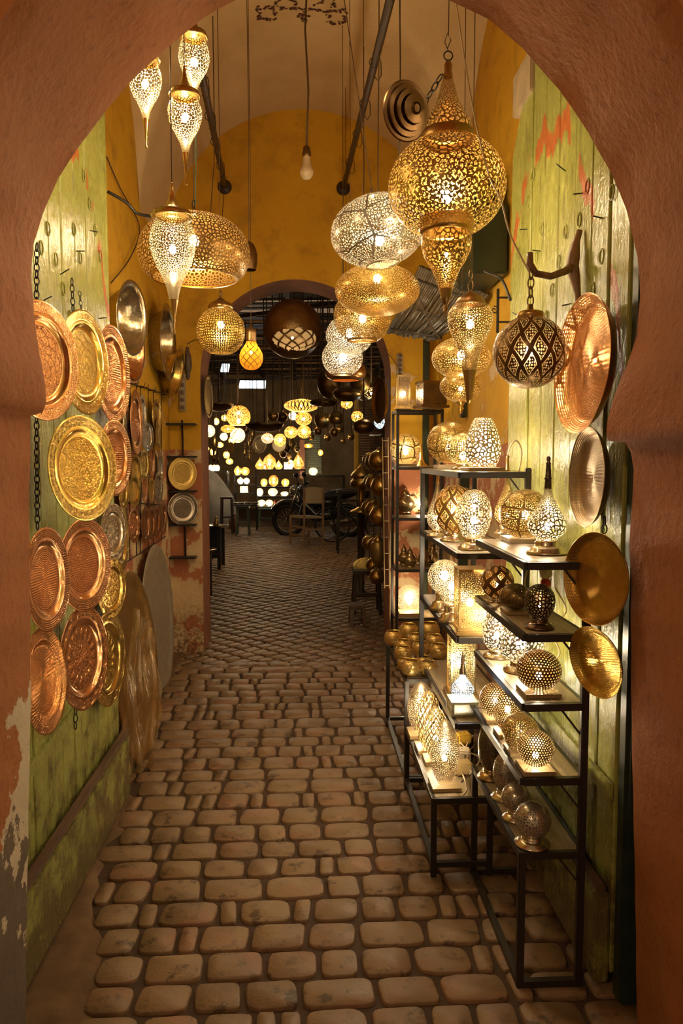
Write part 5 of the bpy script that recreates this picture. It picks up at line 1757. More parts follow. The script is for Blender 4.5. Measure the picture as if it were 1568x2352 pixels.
m.build('bracket_bar', IRON, rt)
# power strips
def strip(label, x, y0, y1, Y):
    a, b = at(x, y0, Y), at(x, y1, Y)
    rt = empty('power_strip', b, label, 'power strip')
    m = MB()
    h = a.z - b.z
    m.box((0, 0, h / 2), (.05, .03, h), 0, None, .005)
    m.build('case', plain((.40, .30, .17), .5, 'old_cream_plastic', .4, .3), rt)
    for k in range(5):
        m = MB()
        m.lathe([(0, .004), (.013, .004), (.017, 0)], 16, 0, Matrix.Translation((0, -.017, h * (k + .5) / 5)) @ Matrix.Rotation(PI / 2, 4, 'X'))
        m.build('outlet', plain((.16, .10, .06), .5, 'outlet_face'), rt)
strip('cream power strip on the left pillar above the wrought iron rack', 420, 858, 945, YB - .02)
strip('short power strip on the right pillar above the square lantern', 917, 812, 866, YB - .02)
b = at(432, 872, YB - .01)
turned('wooden_hook', 'dark carved wooden clapper hanging on the left pillar', 'hook', b, [('body', wood((.14, .09, .05), .5, 'dark_carved_wood', 2), 'L', spl([(2, 0), (5, 8), (5, 14), (9, 30), (8, 52), (4, 66), (3, 74)], 4), 14)])
# ------------------------------------------------------------------ brass gourds strung by the right pillar
GG = 'brass gourd bells strung beside the right pillar'
GM = metal((.52, .34, .10), .3, 'dull_gold_brass', .95, .2, 60)
gourds = [(848, 1055, 17, 'front left gourd bell of the top string'), (857, 1058, 20, 'middle gourd bell of the top string'), (872, 1056, 25, 'big right gourd bell of the top string'),
          (850, 1105, 17, 'left gourd bell of the second string'), (860, 1108, 19, 'middle gourd bell of the second string'), (877, 1115, 24, 'big right gourd bell of the second string'),
          (846, 1165, 18, 'left gourd bell of the third string'), (856, 1168, 20, 'second gourd bell of the third string'), (871, 1183, 24, 'largest gourd bell, right of the third string'),
          (849, 1245, 17, 'left gourd bell of the fourth string'), (860, 1250, 18, 'middle gourd bell of the fourth string'), (884, 1288, 15, 'small gourd bell low behind the egg-shaped one'),
          (858, 1296, 18, 'gourd bell low at left under the fourth string'), (868, 1322, 19, 'lowest gourd bell above the pillar foot')]
gp = None
for i, (x, y, r, lb) in enumerate(gourds):
    Y = (7.15, 6.94, 6.7)[i % 3]
    p = at(x, y + r, Y)
    s = mpp(p)
    if gp is None:
        rt = empty('gourd_bell', p, '', 'gourd', GG)
        k = r * s
        m = MB()
        m.lathe([(q * k, z * k) for q, z in spl([(0, 0), (.6, .12), (.96, .62), (1.0, 1.05), (.72, 1.62), (.32, 1.88), (.18, 2.0), (.2, 2.12), (0, 2.14)], 5)], 36)
        m.build('body', GM, rt)
        m = MB()
        m.tube([(math.cos(a) * .16 * k, 0, (2.26 + .16 * math.sin(a)) * k) for a in [2 * PI * q / 12 for q in range(12)]], .03 * k, 6, 0, None, True)
        m.build('ring', IRON, rt)
        m = MB()
        m.lathe([(1.005 * k, .92 * k), (1.03 * k, .97 * k), (1.005 * k, 1.02 * k)], 36)
        m.build('band', GM, rt)
        m = MB()
        m.tube([(0, 0, 2.4 * k), (.03 * k, 0, 3.0 * k)], .03 * k, 5)
        m.build('string', CORD, rt)
        gp, k0 = rt, k
        o = rt
    else:
        o = copy_tree(gp)
    o.location = p
    o.scale = (r * s / k0,) * 3
    o.rotation_euler = (random.uniform(-.1, .1), random.uniform(-.15, .15), random.uniform(0, 3))
    o['label'] = lb
b = at(862, 1000, 6.9)
rt = empty('hanging_rail', b, 'iron rail with cords carrying the gourd bells, fixed to the right pillar', 'rail')
m = MB()
m.tube([Vector((.70, YB2 + .02, b.z)) - b, at(874, 1000, 6.7) - b, at(860, 1000, 6.94) - b, at(850, 1000, 7.15) - b], .009, 6)
m.build('rail', IRON, rt)
for x, Y in ((874, 6.7), (859, 6.94), (849, 7.15)):
    m = MB()
    m.tube([at(x, 1000, Y) - b, at(x - 2, 1310, Y) - b], .004, 5)
    m.build('cord', CORD, rt)
b = at(868, 1300, 6.6)
turned('egg_bell', 'egg-shaped finely pierced brass pendant in the lowest string of gourd bells', 'pendant', b, [
    ('shade', filigree((.58, .40, .14), .010, .25, .3, name='speckled_brass'), 'L', spl([(3, 0), (14, 12), (19, 32), (16, 52), (9, 60)], 5), 32), ('cap', GM, 'L', [(10, 58), (11, 61), (5, 66), (2, 74), (0, 75)])])
b = at(882, 1350, 6.3)
rt = empty('wire_ladder', b, 'thin pale wire ladder hung against the right pillar in front of the gourd bells', 'rack')
for x in (881, 894):
    m = MB()
    m.tube([at(x - 3, 1005, 6.02) - b, at(x + (2 if x < 890 else 0), 1352, 6.02) - b], .0045, 6)
    m.build('side_wire', plain((.50, .36, .18), .5, 'pale_wire'), rt)
for k in range(10):
    m = MB()
    y = 1012 + k * 37
    m.tube([at(879 + k * .4, y, 6.02) - b, at(893 + k * .2, y, 6.02) - b], .0045, 6)
    m.build('rung', plain((.50, .36, .18), .5, 'pale_wire'), rt)
# stools and goods under the gourds
def stool(name, label, x0, x1, ytop, ybot, Y, col, group=None, dep=.3):
    a, b2 = at(x0, ytop, Y), at(x1, ytop, Y)
    w = b2.x - a.x
    rt = empty(name, ((a.x + b2.x) / 2, Y, 0), label, 'stool', group)
    z = a.z
    ml = plain(col, .55, 'stool_wood', .4, .3)
    m = MB()
    m.box((0, dep / 2, z - .02), (w, dep, .04), 0, None, .006)
    m.build('top', ml, rt)
    for sx in (-1, 1):
        for sy in (0, 1):
            m = MB()
            m.bar((sx * w * .40, sy * dep * .8 + dep * .1, z - .03), (sx * w * .48, sy * dep * .9 + dep * .05, 0), .035)
            m.build('leg', ml, rt)
    m = MB()
    m.bar((-w * .43, dep * .15, z * .45), (w * .43, dep * .15, z * .45), .03)
    m.build('stretcher', ml, rt)
    return rt
stool('stool', 'dark table holding brass odds and ends under the gourd bells', 812, 876, 1312, 1402, 7.4, (.07, .045, .025))
b = at(838, 1310, 7.5)
tray('brass_dish', 'heap-like brass dish lying on the dark table under the gourd bells', 836, 1298, 50, 52, 1.2, metal(GOLD, .25, 'polished_gold_pan'), 'rim', None, 7.6, 1.6, .02, 'dish')
stool('stool', 'little wooden step standing in front of the right pillar on the paving', 806, 838, 1392, 1432, 6.9, (.16, .10, .06), None, .2)
turned('brass_urn', 'stacked brass urn on a stand just beyond the gourd bells', 'urn', at(829, 1165, 8.5), [
    ('bowl', GM, 'L', spl([(6, 0), (8, 16), (8, 40), (22, 46), (25, 58), (20, 66), (24, 72), (18, 82), (6, 92), (3, 98), (0, 100)], 4), 32),
    ('foot', GM, 'L', [(0, -12), (26, -12), (24, -8), (8, 0), (6, 2)], 32)])
turned('urn_stand', 'slim dark stand carrying the stacked brass urn', 'stand', Vector((at(829, 1165, 8.5).x, 8.5, 0)), [
    ('post', wood((.08, .05, .03), .5, 'dark_stand', 2), 'L', [(0, 0), (24, 0), (22, 4), (8, 10), (8, (at(829, 1177, 8.5).z) / mpp(at(829, 1165, 8.5)) - 3), (24, (at(829, 1177, 8.5).z) / mpp(at(829, 1165, 8.5)) - 1), (0, (at(829, 1177, 8.5).z) / mpp(at(829, 1165, 8.5)))], 20)])

# ------------------------------------------------------------------ lamps hanging in the market
V1 = veil((.62, .34, .08), .34, 'fine_pierced_gold')
V2 = veil((.75, .62, .42), .42, 'fine_pierced_white')
V3 = veil((.65, .34, .22), .5, 'fine_pierced_copper')
MBR = metal((.20, .12, .045), .35, 'market_bronze')
MGO = metal((.50, .34, .12), .28, 'market_brass')
def mlamp(label, x, y, rx, ry, Y, ml=V1, bulb=None, cat='lamp', name='market_lamp', a0=6, a1=172, cord=True, group='lamps hanging in the market', shape=None):
    b = at(x, y + ry, Y)
    pr = ell(rx, ry, ry, a0, a1) if shape is None else spl(shape, 5)
    top = pr[-1][1] if pr[-1][1] > pr[0][1] else pr[0][1]
    s = mpp(b)
    rt = turned(name, label, cat, b, [('shade', ml, 'L', pr, 36), ('cap', MGO, 'L', [(max(3, rx * .18), top - .5), (max(2, rx * .14), top + 2), (1.2, top + 4), (0, top + 5)], 16)],
                (ry * (.95 if a1 > 150 else .6), max(2.2, ry * .17), BULB_UP if bulb is BULB_HOT else bulb) if bulb else None, group)
    if cord:
        m = MB()
        m.tube([(0, 0, (top + 4) * s), (0, 0, 4.16 - b.z)], .008, 5)
        m.build('cord', CORD, rt)
    return rt
mlamp('big golden pierced dome lamp at the left of the market', 548, 957, 27, 26, 11, V1, BULB_HOT, a1=140)
mlamp('round white glowing ball lamp under the golden dome', 546, 1000, 17, 17, 11.5, V2, BULB_HOT)
mlamp('white ball lamp half behind the left pillar', 481, 990, 13, 14, 12, V2, BULB_HOT)
mlamp('flat bright lamp between the left pillar and the golden dome', 524, 985, 17, 9, 13, V1, BULB_HOT)
mlamp('small white lamp under the flat bright lamp', 514, 1003, 9, 9, 13.5, V2, BULB_HOT)
mlamp('boat-shaped dark bronze bowl hanging across the middle of the market', 607, 974, 44, 19, 9, MBR, None, 'bowl', 'hanging_bowl', 90, 176)
mlamp('dark bronze shade at the left, above the golden dome', 503, 928, 34, 17, 9.5, MBR, None, 'dome', 'hanging_dome', 90, 176)
mlamp('small brass heart-shaped bell over the boat-shaped bowl', 627, 955, 13, 13, 8.8, MGO, None, 'bell', 'hanging_bell', 6, 174)
mlamp('dark round bell right of the heart-shaped one', 648, 958, 13, 12, 9.2, MBR, None, 'bell', 'hanging_bell', 6, 174)
mlamp('wide flat golden disc lamp with zigzag piercing in the middle of the market', 692, 932, 40, 15, 9.5, lattice((.25, .15, .05), 26, 3, .14, .3, 'zigzag_gold', (.95, .62, .18)), BULB_HOT)
mlamp('golden turnip-shaped lamp under the flat disc lamp', 697, 962, 19, 16, 10, V1, BULB_HOT)
mlamp('two-tier golden lamp, lower of the stack under the disc lamp', 698, 992, 16, 15, 10.2, V1, BULB_HOT)
mlamp('round golden lamp left of the two-tier lamp', 668, 993, 15, 14, 10.6, V1, BULB_HOT)
mlamp('small blazing lamp behind the disc lamp', 672, 955, 9, 10, 12, V2, BULB_HOT)
mlamp('coppery pink ball lamp right of the pale disc', 614, 1007, 14, 12, 11, V3, BULB_HOT)
mlamp('golden egg lamp right of the coppery ball lamp', 643, 1011, 14, 15, 11, V1, BULB_HOT)
mlamp('dark flat-topped shade right of the disc lamp', 742, 925, 32, 10, 8.8, MBR, None, 'dome', 'hanging_dome', 8, 172)
mlamp('big dark bronze ball in the right of the market arch', 756, 880, 28, 36, 7.6, MBR, None, 'ball', 'hanging_ball')
mlamp('dark bell-shaped shade under the copper bowl lamp', 798, 906, 33, 17, 7.2, MBR, None, 'dome', 'hanging_dome', 6, 150)
mlamp('glowing ball lamp under the dark bell-shaped shade', 796, 928, 14, 11, 7.6, V1, BULB_HOT)
mlamp('large brass ball with a pierced window beside the right bronze dish', 836, 882, 34, 38, 7.4, metal((.34, .21, .07), .3, 'market_old_brass'), None, 'ball', 'hanging_ball')
mlamp('pale honeycomb lamp glowing at the edge of the large brass ball', 852, 903, 18, 13, 7.1, filigree((.70, .55, .30), .05, .07, .35, name='honeycomb_pale'), BULB_HOT)
mlamp('golden onion-shaped lamp hanging low at the right of the market', 820, 957, 14, 13, 8, V1, BULB_HOT)
mlamp('dark oval bronze pod below the onion lamp', 835, 980, 25, 17, 6.95, MBR, None, 'pod', 'hanging_pod')
mlamp('cold white ball lamp half behind the right bronze dish', 871, 968, 12, 17, 7.6, veil((.75, .9, .95), .6, 'cool_white_veil'), BULB_COOL)
mlamp('tilted polished brass bowl left of the onion lamp', 740, 965, 18, 20, 8.1, MGO, None, 'bowl', 'hanging_bowl', 30, 176)
mlamp('tilted polished brass shade beside the polished bowl', 772, 962, 17, 17, 8.6, MGO, None, 'dome', 'hanging_dome', 6, 130)
mlamp('small brass ball under the polished shade', 767, 993, 10, 11, 9, MGO, None, 'ball', 'hanging_ball')
mlamp('tiny brass ball left of the small brass ball', 730, 990, 9, 10, 9.4, MGO, None, 'ball', 'hanging_ball')
mlamp('little golden ball lamp low in front of the olive shutter', 736, 1040, 6, 7, 12, V1, BULB)
mlamp('little flat lamp under the two-tier lamp', 708, 1024, 10, 5, 12, V1, BULB)
mlamp('tiered dark lantern behind the golden dome at the left', 492, 1015, 9, 22, 14, MGO, None, 'lantern', 'hanging_lantern')
# crowded small stock farther back
LEFTS = [(489, 1038), (505, 1022), (520, 1045), (516, 960), (532, 1012), (497, 968), (527, 1060), (474, 1030)]
for i, (x, y) in enumerate(LEFTS):
    mlamp('one of the small glowing lamps crowded behind the left pillar', x, y, random.uniform(6, 9), random.uniform(6, 10), 15 + .45 * i, V1, BULB_HOT, group='small glowing lamps crowded at the left of the market')
MIDS = [(566, 985, 7, 12), (580, 995, 6, 16), (590, 975, 8, 8), (575, 1012, 6, 14), (659, 1030, 8, 10), (670, 1022, 6, 15), (650, 1040, 9, 12), (682, 1030, 7, 9), (664, 1045, 6, 14)]
for i, (x, y, a, b) in enumerate(MIDS):
    mlamp('one of the dark unlit metal drops crowded between the pale discs', x, y, a, b, 14.2 + .3 * i, MGO if i % 2 else MBR, None, 'drop', 'hanging_drop', group='unlit metal drops crowded in the middle of the market')
RIGHTS = [(752, 1005, 8, 9), (781, 985, 9, 10), (806, 1003, 8, 9), (715, 1003, 7, 8), (788, 1012, 6, 8)]
for i, (x, y, a, b) in enumerate(RIGHTS):
    mlamp('one of the small brass balls hanging in front of the cream pier', x, y, a, b, 10.5 + .5 * i, MGO, None, 'ball', 'hanging_ball', group='small brass balls in front of the cream pier')
# pale discs
tray('wall_disc', 'pale round disc hanging left of the coppery ball lamp', 598, 1020, 32, 44, 2.0, metal((.55, .44, .28), .4, 'pale_disc_metal'), 'rim', None, 12.5, 0, .02, 'disc')
tray('wall_disc', 'round tin disc behind the golden egg lamp', 640, 1022, 32, 32, 2.0, metal((.45, .40, .3), .35, 'tin_disc_metal'), 'thin', None, 12.8, 0, .02, 'disc')
tray('wall_disc', 'yellow disc hanging behind the tiered dark lantern', 530, 1028, 16, 26, 2.0, metal(GOLD, .3, 'yellow_disc_metal'), 'thin', None, 14.2, 0, .02, 'disc')
# strings of small things hanging at the left
for i, (x, y, h) in enumerate([(563, 1035, 34), (573, 1045, 40), (582, 1030, 30), (491, 1045, 36), (501, 1050, 34)]):
    b = at(x, y + h / 2, 14 + .1 * i)
    turned('hanging_charm', ['slim brass charm, first of the strings left of the pale disc', 'slim brass charm, longest of the strings left of the pale disc', 'slim brass charm, nearest the pale disc', 'dark drop charm beside the left pillar', 'dark drop charm, second from the left pillar'][i],
           'charm', b, [('drop', MGO if i < 3 else MBR, 'L', spl([(0, 0), (2, 3), (4, h * .3), (2, h * .55), (3, h * .7), (1, h * .85), (1, h)], 4), 14),
                        ('cord', CORD, 'T', [([(0, 0, h), (0, 0, (4.16 - b.z) / mpp(b))], .5)])], None, 'small charms hanging in the market')

# ------------------------------------------------------------------ market tables and shelves
def mshelf(name, label, x0, x1, ys, yfoot, Y, dep=.35):
    b = at(x0, ys[0], Y)
    b2 = at(x1, ys[0], Y)
    w = b2.x - b.x
    rt = empty(name, (b.x, Y, 0), label, 'shelf')
    ztop = b.z
    for sx in (0, w):
        for sy in (0, dep):
            m = MB()
            m.box((sx, sy, ztop / 2), (.03, .03, ztop))
            m.build('leg', FRAME, rt)
    zs = []
    for y in ys:
        z = at(x0, y, Y).z
        zs.append(z)
        m = MB()
        m.box((w / 2, dep / 2, z - .015), (w, dep, .03))
        m.build('shelf_board', FRAME, rt)
    return rt, zs
def glow(label, x, r, h, z, Y, ml=V1, hot=BULB_HOT, shape='egg', group='lamps on the market shelves'):
    q = at(x, 1100, Y)
    b = Vector((q.x, Y, z + .001))
    pr = {'egg': spl([(r * .5, 0), (r, h * .35), (r * .85, h * .7), (0, h)], 5), 'ball': ell(r, h / 2, h / 2, 5, 172),
          'drop': spl([(r * .5, 0), (r, h * .22), (r * .7, h * .48), (r * .2, h * .75), (0, h)], 5), 'box': [(0, 0), (r, 0), (r, h), (0, h)]}[shape]
    return turned('market_table_lamp', label, 'lamp', b, [('shade', ml, 'L', pr, 4 if shape == 'box' else 28)], (h * .35, max(2.2, r * .2), hot), group)
rt, zs = mshelf('market_shelf', 'black three-level shelf of glowing lamps in the middle of the market', 588, 700, [1078, 1118, 1140, 1163], 1212, 16.2)
for lb, x, r, h, sh in [('yellow pointed lamp, first on the top of the market shelf', 597, 11, 30, 'drop'), ('tall golden egg lamp, second on the top of the market shelf', 619, 14, 36, 'egg'), ('small bright lamp beside the tall golden egg', 608, 7, 16, 'ball'),
                        ('golden drop lamp with a keyhole, middle of the market shelf top', 640, 9, 24, 'drop'), ('square white lamp on the market shelf top', 659, 7, 16, 'box'), ('small white lamp beside the square one', 667, 7, 22, 'ball'), ('golden long-necked drop lamp at the right end of the market shelf top', 685, 13, 46, 'drop')]:
    glow(lb, x, r, h, zs[0], 16.35, V1 if 'white' not in lb else V2, BULB_HOT, sh)
for lb, x, r, h in [('round lamp at the left of the market shelf middle level', 606, 8, 18), ('wide bright lamp in the market shelf middle level', 628, 11, 26), ('bright lamp at the right of the market shelf middle level', 655, 9, 18)]:
    glow(lb, x, r, h, zs[1], 16.35, V1, BULB_HOT, 'ball')
for lb, x, r, h in [('bright ball lamp low at the left of the market shelf', 596, 8, 18), ('bright box-like lamp low in the market shelf', 626, 11, 18), ('flat blazing lamp low at the right of the market shelf', 653, 9, 10)]:
    glow(lb, x, r, h, zs[2], 16.35, V2, BULB_HOT, 'ball')
for lb, x, r, h in [('lamp glowing on the lowest board, left', 600, 9, 14), ('lamp glowing on the lowest board, right', 618, 9, 14)]:
    glow(lb, x, r, h, zs[3], 16.35, V2, BULB_HOT, 'ball')
turned('red_jar', 'small red jar on the lowest board of the market shelf', 'jar', Vector((at(634, 1100, 16.35).x, 16.35, zs[3] + .001)), [('body', plain((.5, .05, .03), .4, 'red_glaze'), 'L', [(0, 0), (5, 0), (5.5, 6), (4, 12), (0, 12.5)], 16)])
rt, zs = mshelf('market_shelf', 'tall dark shelf of round lamps left of the black market shelf', 537, 588, [1092, 1112, 1132], 1190, 18.5)
for lb, x, r, h, k in [('oval lamp, upper left of the tall dark shelf', 546, 8, 22, 0), ('round lamp, upper right of the tall dark shelf', 563, 10, 19, 0), ('oval lamp, lower left of the tall dark shelf', 552, 7, 16, 1), ('round lamp, lower right of the tall dark shelf', 566, 7, 14, 1), ('square bright lamp at the foot of the tall dark shelf', 560, 9, 15, 2)]:
    glow(lb, x, r, h, zs[k], 18.6, V2 if k else V1, BULB_HOT, 'ball' if 'round' in lb else ('box' if 'square' in lb else 'egg'))
rt, zs = mshelf('market_shelf', 'low dark ledge of lamps in front of the olive shutter', 702, 790, [1092], 1180, 17)
for lb, x, r, h, ml, bl, sh in [('bright ball lamp on the low ledge', 719, 10, 18, V2, BULB_HOT, 'ball'), ('square white lantern on the low ledge', 751, 9, 28, V2, BULB_HOT, 'box'), ('golden egg lamp on the low ledge behind the motorbike', 774, 8, 20, V1, BULB, 'egg'),
                                ('tall cold blue-white cone lamp on the low ledge', 768, 17, 66, veil((.75, .88, 1.0), .62, 'cool_white_veil2'), BULB_COOL, 'drop')]:
    glow(lb, x, r, h, zs[0], 17.1, ml, bl, sh)
# left counter with glowing lamps
rt, zs = mshelf('market_shelf', 'ledge of small lamps beyond the left pillar', 462, 520, [1082], 1130, 17.5)
for i, x in enumerate((471, 484, 492, 499)):
    glow(['white lamp nearest the left pillar on the far ledge', 'second small lamp from the left pillar on the far ledge', 'third small lamp from the left pillar on the far ledge', 'fourth small lamp from the left pillar on the far ledge'][i], x, 6, 14, zs[0], 17.6, V2, BULB_HOT, 'ball')
# tarpaulin heap at left
m = MB()
c = at(497, 1150, 17)
vs, fs = [], []
for j in range(13):
    for i in range(25):
        a, t = 2 * PI * i / 24, j / 12
        r = math.cos(t * PI / 2) ** .6
        vs.append((c.x - .15 + .62 * r * math.cos(a) * (1 + .1 * math.sin(5 * a + 4 * t)), 17 + .5 * r * math.sin(a), 1.32 * t + .06 * math.sin(7 * a) * r))
for j in range(12):
    for i in range(24): fs.append((j * 25 + i, j * 25 + i + 1, (j + 1) * 25 + i + 1, (j + 1) * 25 + i))
m.add(vs, fs)
tag(m.build('covered_heap', plain((.32, .29, .25), .8, 'grey_tarpaulin', .2, .4, 3, .5)), 'pale grey covered heap standing beyond the left pillar', 'heap')
stool('stool', 'dark wooden stool beside the covered heap', 505, 533, 1142, 1166, 15.5, (.06, .035, .025))
turned('clay_pot', 'round brown clay pot on the ground by the market table', 'pot', Vector((at(537, 1150, 16).x, 16, 0)), [('body', plain((.30, .12, .04), .4, 'brown_glaze'), 'L', spl([(6, 0), (11, 10), (12, 22), (8, 32), (5, 36), (6, 39), (4, 39)], 4), 24)])
# table of trays on green stools
stool('stool', 'green painted stool carrying the left end of the market table', 541, 571, 1164, 1204, 15.2, (.14, .20, .15), 'green stools')
stool('stool', 'green painted stool under the right of the black market shelf', 592, 634, 1166, 1200, 16.9, (.16, .26, .19), 'green stools')
a, b2 = at(536, 1162, 15.1), at(592, 1162, 15.1)
m = MB()
m.box((0, .2, 0), (b2.x - a.x, .5, .03), 0, None, .006)
tag(m.build('table_board', FRAME, None, ((a.x + b2.x) / 2, 15.1, a.z + .016)), 'thin board laid over the green stool, covered with shiny dishes', 'board')
for i in range(7):
    p = Vector((a.x + (b2.x - a.x) * (i + .5) / 7, 15.15 + .12 * (i % 2), a.z + .033))
    turned('small_dish', ['shiny dish at the left end of the market table', 'second shiny dish along the market table', 'third shiny dish along the market table', 'middle shiny dish of the market table', 'fifth shiny dish along the market table', 'sixth shiny dish along the market table', 'shiny dish at the right end of the market table'][i], 'dish', p,
           [('body', metal(SILVER, .2), 'L', [(0, 0), (3, 0), (6, 3), (6.4, 4), (6, 4), (2.5, 1), (0, 1)], 20)], None, 'dishes on the market table')

# woven chair seen from behind
def chair():
    Y = 13.3
    p0, p1 = at(698, 1250, Y), at(741, 1250, Y)
    w = p1.x - p0.x
    rt = empty('wooden_chair', (p0.x, Y, 0), 'wooden chair with a pale canvas back standing alone on the lane', 'chair')
    ml = wood((.30, .17, .07), .5, 'chair_wood', 2)
    H_ = at(698, 1120, Y).z
    sz = at(698, 1186, Y).z
    dx, dy = -.25, .30
    for sx in (0, w):
        m = MB()
        m.bar((sx, 0, 0), (sx + .01, -.03, H_), .042)
        m.build('back_post', ml, rt)
        m = MB()
        m.bar((sx + dx, dy, 0), (sx + dx, dy, sz), .04)
        m.build('front_leg', ml, rt)
    m = MB()
    m.add([(0, 0, sz), (w, 0, sz), (w + dx, dy, sz), (dx, dy, sz), (0, 0, sz - .04), (w, 0, sz - .04), (w + dx, dy, sz - .04), (dx, dy, sz - .04)],
          [(0, 1, 2, 3), (7, 6, 5, 4), (0, 4, 5, 1), (1, 5, 6, 2), (2, 6, 7, 3), (3, 7, 4, 0)], None, 0, False)
    m.build('seat', plain((.40, .30, .17), .8, 'rush_seat', .2, .4, 40, .5), rt)
    m = MB()
    z0, z1 = at(698, 1156, Y).z, at(698, 1121, Y).z
    n = 12
    vs = []
    for j in range(9):
        for i in range(n + 1):
            vs.append((w * i / n, -.035 - .03 * math.sin(PI * i / n), z0 + (z1 - z0) * j / 8 + (.02 * math.sin(PI * i / n) if j == 8 else 0)))
    m.add(vs, [(j * (n + 1) + i, j * (n + 1) + i + 1, (j + 1) * (n + 1) + i + 1, (j + 1) * (n + 1) + i) for j in range(8) for i in range(n)])
    m.build('back_panel', plain((.42, .33, .20), .8, 'canvas', .2, .2, 60), rt)
    for z in (.15, .3):
        for a, b3 in (((0, 0, z), (w, 0, z)), ((dx, dy, z), (w + dx, dy, z)), ((0, 0, z + .04), (dx, dy, z + .04))):
            m = MB()
            m.bar(a, b3, .028)
            m.build('stretcher', ml, rt)
chair()

# motorbike parked behind the chair
def wheel(rt, c, r, name='wheel', tw=.045):
    m = MB()
    m.tube([(c[0] + r * math.cos(a), c[1], c[2] + r * math.sin(a)) for a in [2 * PI * k / 36 for k in range(36)]], tw, 10, 0, None, True)
    w = m.build(name, plain((.02, .017, .015), .5, 'tyre_rubber', .4), rt)
    m = MB()
    m.tube([(c[0] + (r - tw) * math.cos(a), c[1], c[2] + (r - tw) * math.sin(a)) for a in [2 * PI * k / 36 for k in range(36)]], tw * .35, 6, 0, None, True)
    for k in range(14):
        a = 2 * PI * k / 14
        m.tube([c, (c[0] + (r - tw) * math.cos(a), c[1], c[2] + (r - tw) * math.sin(a))], .005, 4)
    m.ball(c, .05, 0, 8)
    m.build('rim', metal((.3, .27, .22), .3, 'spoke_steel'), w)
def motorbike():
    Y = 15.2
    gx = at(662, 1200, Y).x
    rt = empty('motorbike', (gx, Y, 0), 'dark motorbike parked behind the chair, front wheel to the left', 'motorbike', None, (0, 0, math.radians(-14)))
    bk = plain((.016, .014, .016), .22, 'black_bodywork', .6)
    st = metal((.35, .3, .24), .3, 'bike_steel')
    wheel(rt, (0, 0, .31), .30, 'front_wheel', .05)
    wheel(rt, (1.22, 0, .31), .30, 'rear_wheel', .055)
    m = MB()
    m.tube([(.36 * math.cos(a), 0, .31 + .37 * math.sin(a)) for a in [math.radians(20 + 130 * k / 12) for k in range(13)]], .07, 8)
    m.build('front_fender', bk, rt)
    m = MB()
    for y in (-.09, .09): m.tube([(0, y, .31), (.14, y, .72), (.24, y, .98)], .022, 8)
    m.build('fork', st, rt)
    m = MB()
    m.tube([(.26, -.02, .95), (.38, 0, .62), (.58, 0, .42), (.85, 0, .42), (1.1, 0, .55)], [.10, .13, .15, .16, .10], 12)
    m.tube([(.5, 0, .66), (.8, 0, .68), (1.1, 0, .72)], [.09, .12, .11], 12)
    m.build('body', bk, rt)
    m = MB()
    m.tube([(.62, 0, .80), (.85, 0, .80), (1.1, 0, .84), (1.42, 0, .90)], [.08, .12, .12, .06], 12)
    m.build('seat', plain((.02, .017, .016), .45, 'black_vinyl'), rt)
    m = MB()
    m.tube([(.30, -.36, 1.06), (.26, -.18, 1.02), (.25, 0, 1.0), (.26, .18, 1.02), (.30, .36, 1.06)], .018, 8)
    m.build('handlebar', st, rt)
    for y in (-.36, .36):
        m = MB()
        m.tube([(.29, y * .82, 1.05), (.32, y * 1.15, 1.07)], .026, 8)
        m.build('grip', bk, rt)
        m = MB()
        m.tube([(.27, y * .7, 1.05), (.25, y * .85, 1.2)], .008, 6)
        m.ball((.25, y * .9, 1.24), .055, 0, 8)
        m.build('mirror', bk, rt)
    m = MB()
    m.ball((.13, 0, .93), .10, 0, 10)
    m.build('headlamp', metal((.6, .55, .45), .15, 'headlamp_chrome'), rt)
    m = MB()
    m.box((.13, -.16, .62), (.012, .14, .24), 0, Matrix.Rotation(.3, 4, 'Y'))
    m.build('number_plate', plain((.55, .55, .52), .4, 'white_plate'), rt)
    m = MB()
    m.tube([(.7, -.16, .3), (1.2, -.18, .32), (1.55, -.18, .4)], [.03, .05, .05], 10)
    m.build('exhaust', st, rt)
motorbike()
def bicycle():
    Y = 13.9
    gx = at(757, 1215, Y).x
    rt = empty('bicycle', (gx, Y, 0), 'thin-wheeled bicycle in the shade right of the chair', 'bicycle', None, (0, 0, math.radians(-8)))
    wheel(rt, (0.05, 0, .34), .33, 'front_wheel', .016)
    wheel(rt, (1.0, 0, .34), .33, 'rear_wheel', .016)
    m = MB()
    for a, b in (((.05, 0, .34), (.2, 0, .9)), ((.18, 0, .8), (.62, 0, .78)), ((.18, 0, .75), (.55, 0, .3)), ((.62, 0, .85), (.55, 0, .3)), ((.55, 0, .3), (1.0, 0, .34)), ((.62, 0, .7), (1.0, 0, .34))): m.tube([a, b], .016, 8)
    m.build('frame', plain((.02, .02, .03), .35, 'bike_frame_paint', .5), rt)
    m = MB()
    m.tube([(.16, -.26, .96), (.2, 0, .92), (.16, .26, .96)], .012, 8)
    m.build('handlebar', metal((.5, .45, .4), .25, 'bike_chrome'), rt)
    m = MB()
    m.tube([(.5, 0, .88), (.62, 0, .9), (.76, 0, .9)], [.03, .06, .08], 8)
    m.build('saddle', plain((.02, .017, .016), .45, 'black_vinyl'), rt)
bicycle()
stool('stool', 'dark low table loaded with wares right of the bicycle', 775, 830, 1128, 1210, 12.2, (.03, .022, .016), None, .5)

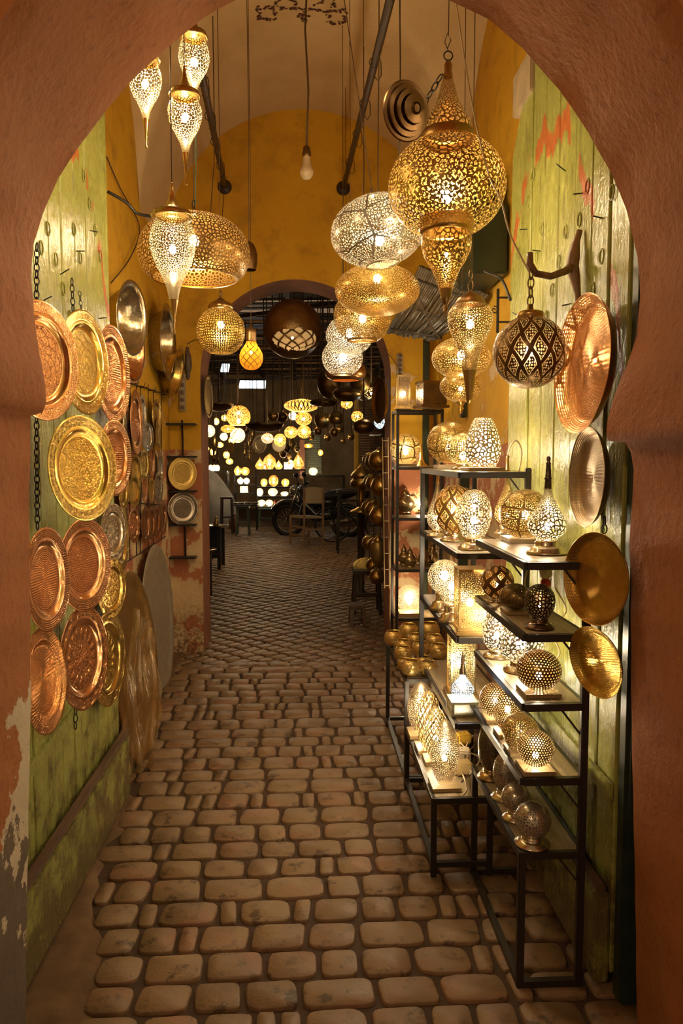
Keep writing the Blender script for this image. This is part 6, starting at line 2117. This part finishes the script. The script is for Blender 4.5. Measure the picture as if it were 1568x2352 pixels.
# left wares just beyond the pillar
def dark_table(label, x0, x1, ytop, Y, h=None):
    a, b2 = at(x0, ytop, Y), at(x1, ytop, Y)
    w = b2.x - a.x
    rt = empty('ware_table', ((a.x + b2.x) / 2, Y, 0), label, 'table')
    ml = plain((.025, .028, .035), .5, 'dark_blue_cloth', .3, .3)
    m = MB()
    m.box((0, .3, a.z - .02), (w, .6, .04), 0, None, .008)
    m.build('top', ml, rt)
    for sx in (-1, 1):
        for sy in (.05, .55):
            m = MB()
            m.box((sx * w * .44, sy, a.z / 2 - .02), (.05, .05, a.z - .04))
            m.build('leg', FRAME, rt)
    m = MB()
    m.box((0, .04, a.z * .62), (w * .96, .02, a.z * .7), 0, None, .004)
    m.build('cloth', ml, rt)
    return a.z
z = dark_table('dark cloth-covered table of wares just beyond the left pillar', 430, 506, 1212, 10.5)
for x, lb, h in [(471, 'brass bottle at the left of the dark ware table', 26), (496, 'brass bottle at the right of the dark ware table', 24)]:
    q = at(x, 1200, 10.7)
    turned('brass_bottle', lb, 'bottle', Vector((q.x, 10.7, z + .001)), [('body', MGO, 'L', spl([(0, 0), (6, 0), (6, 8), (4, 14), (2, 18), (3, 21), (1, h), (0, h + 2)], 4), 18)])
q = at(500, 1210, 10.62)
turned('shallow_tray', 'shiny shallow tray overhanging the edge of the dark ware table', 'tray', Vector((q.x, 10.55, z + .001)), [('body', metal((.4, .36, .28), .2, 'tin_tray'), 'L', [(0, 0), (20, 0), (27, 4), (28, 5), (27, 5), (20, 1.2), (0, 1.2)], 36)])
z2 = .62
for i, (x, y, Y, r, lb) in enumerate([(470, 1262, 8.6, 26, 'upper silver rimmed pan beyond the left pillar'), (468, 1285, 8.2, 21, 'lower white rimmed pan beyond the left pillar')]):
    q = at(x, y, Y)
    turned('rimmed_pan', lb, 'pan', q, [('bowl', metal((.10, .09, .08), .3, 'dark_pan_metal'), 'L', [(0, -8), (r * .7, -8), (r * .95, 0), (r, 1)], 36), ('rim', metal(SILVER, .2), 'L', [(r * .97, 0), (r, 2), (r * 1.04, 1), (r, -1), (r * .97, 0)], 36)], None, 'rimmed pans')
    turned('pan_stand', ['dark stand under the upper silver rimmed pan', 'dark stand under the lower white rimmed pan'][i], 'stand', Vector((q.x, q.y, 0)), [('post', FRAME, 'L', [(0, 0), (r * .6, 0), (r * .6, (q.z / mpp(q)) - 9), (0, (q.z / mpp(q)) - 9)], 20)])
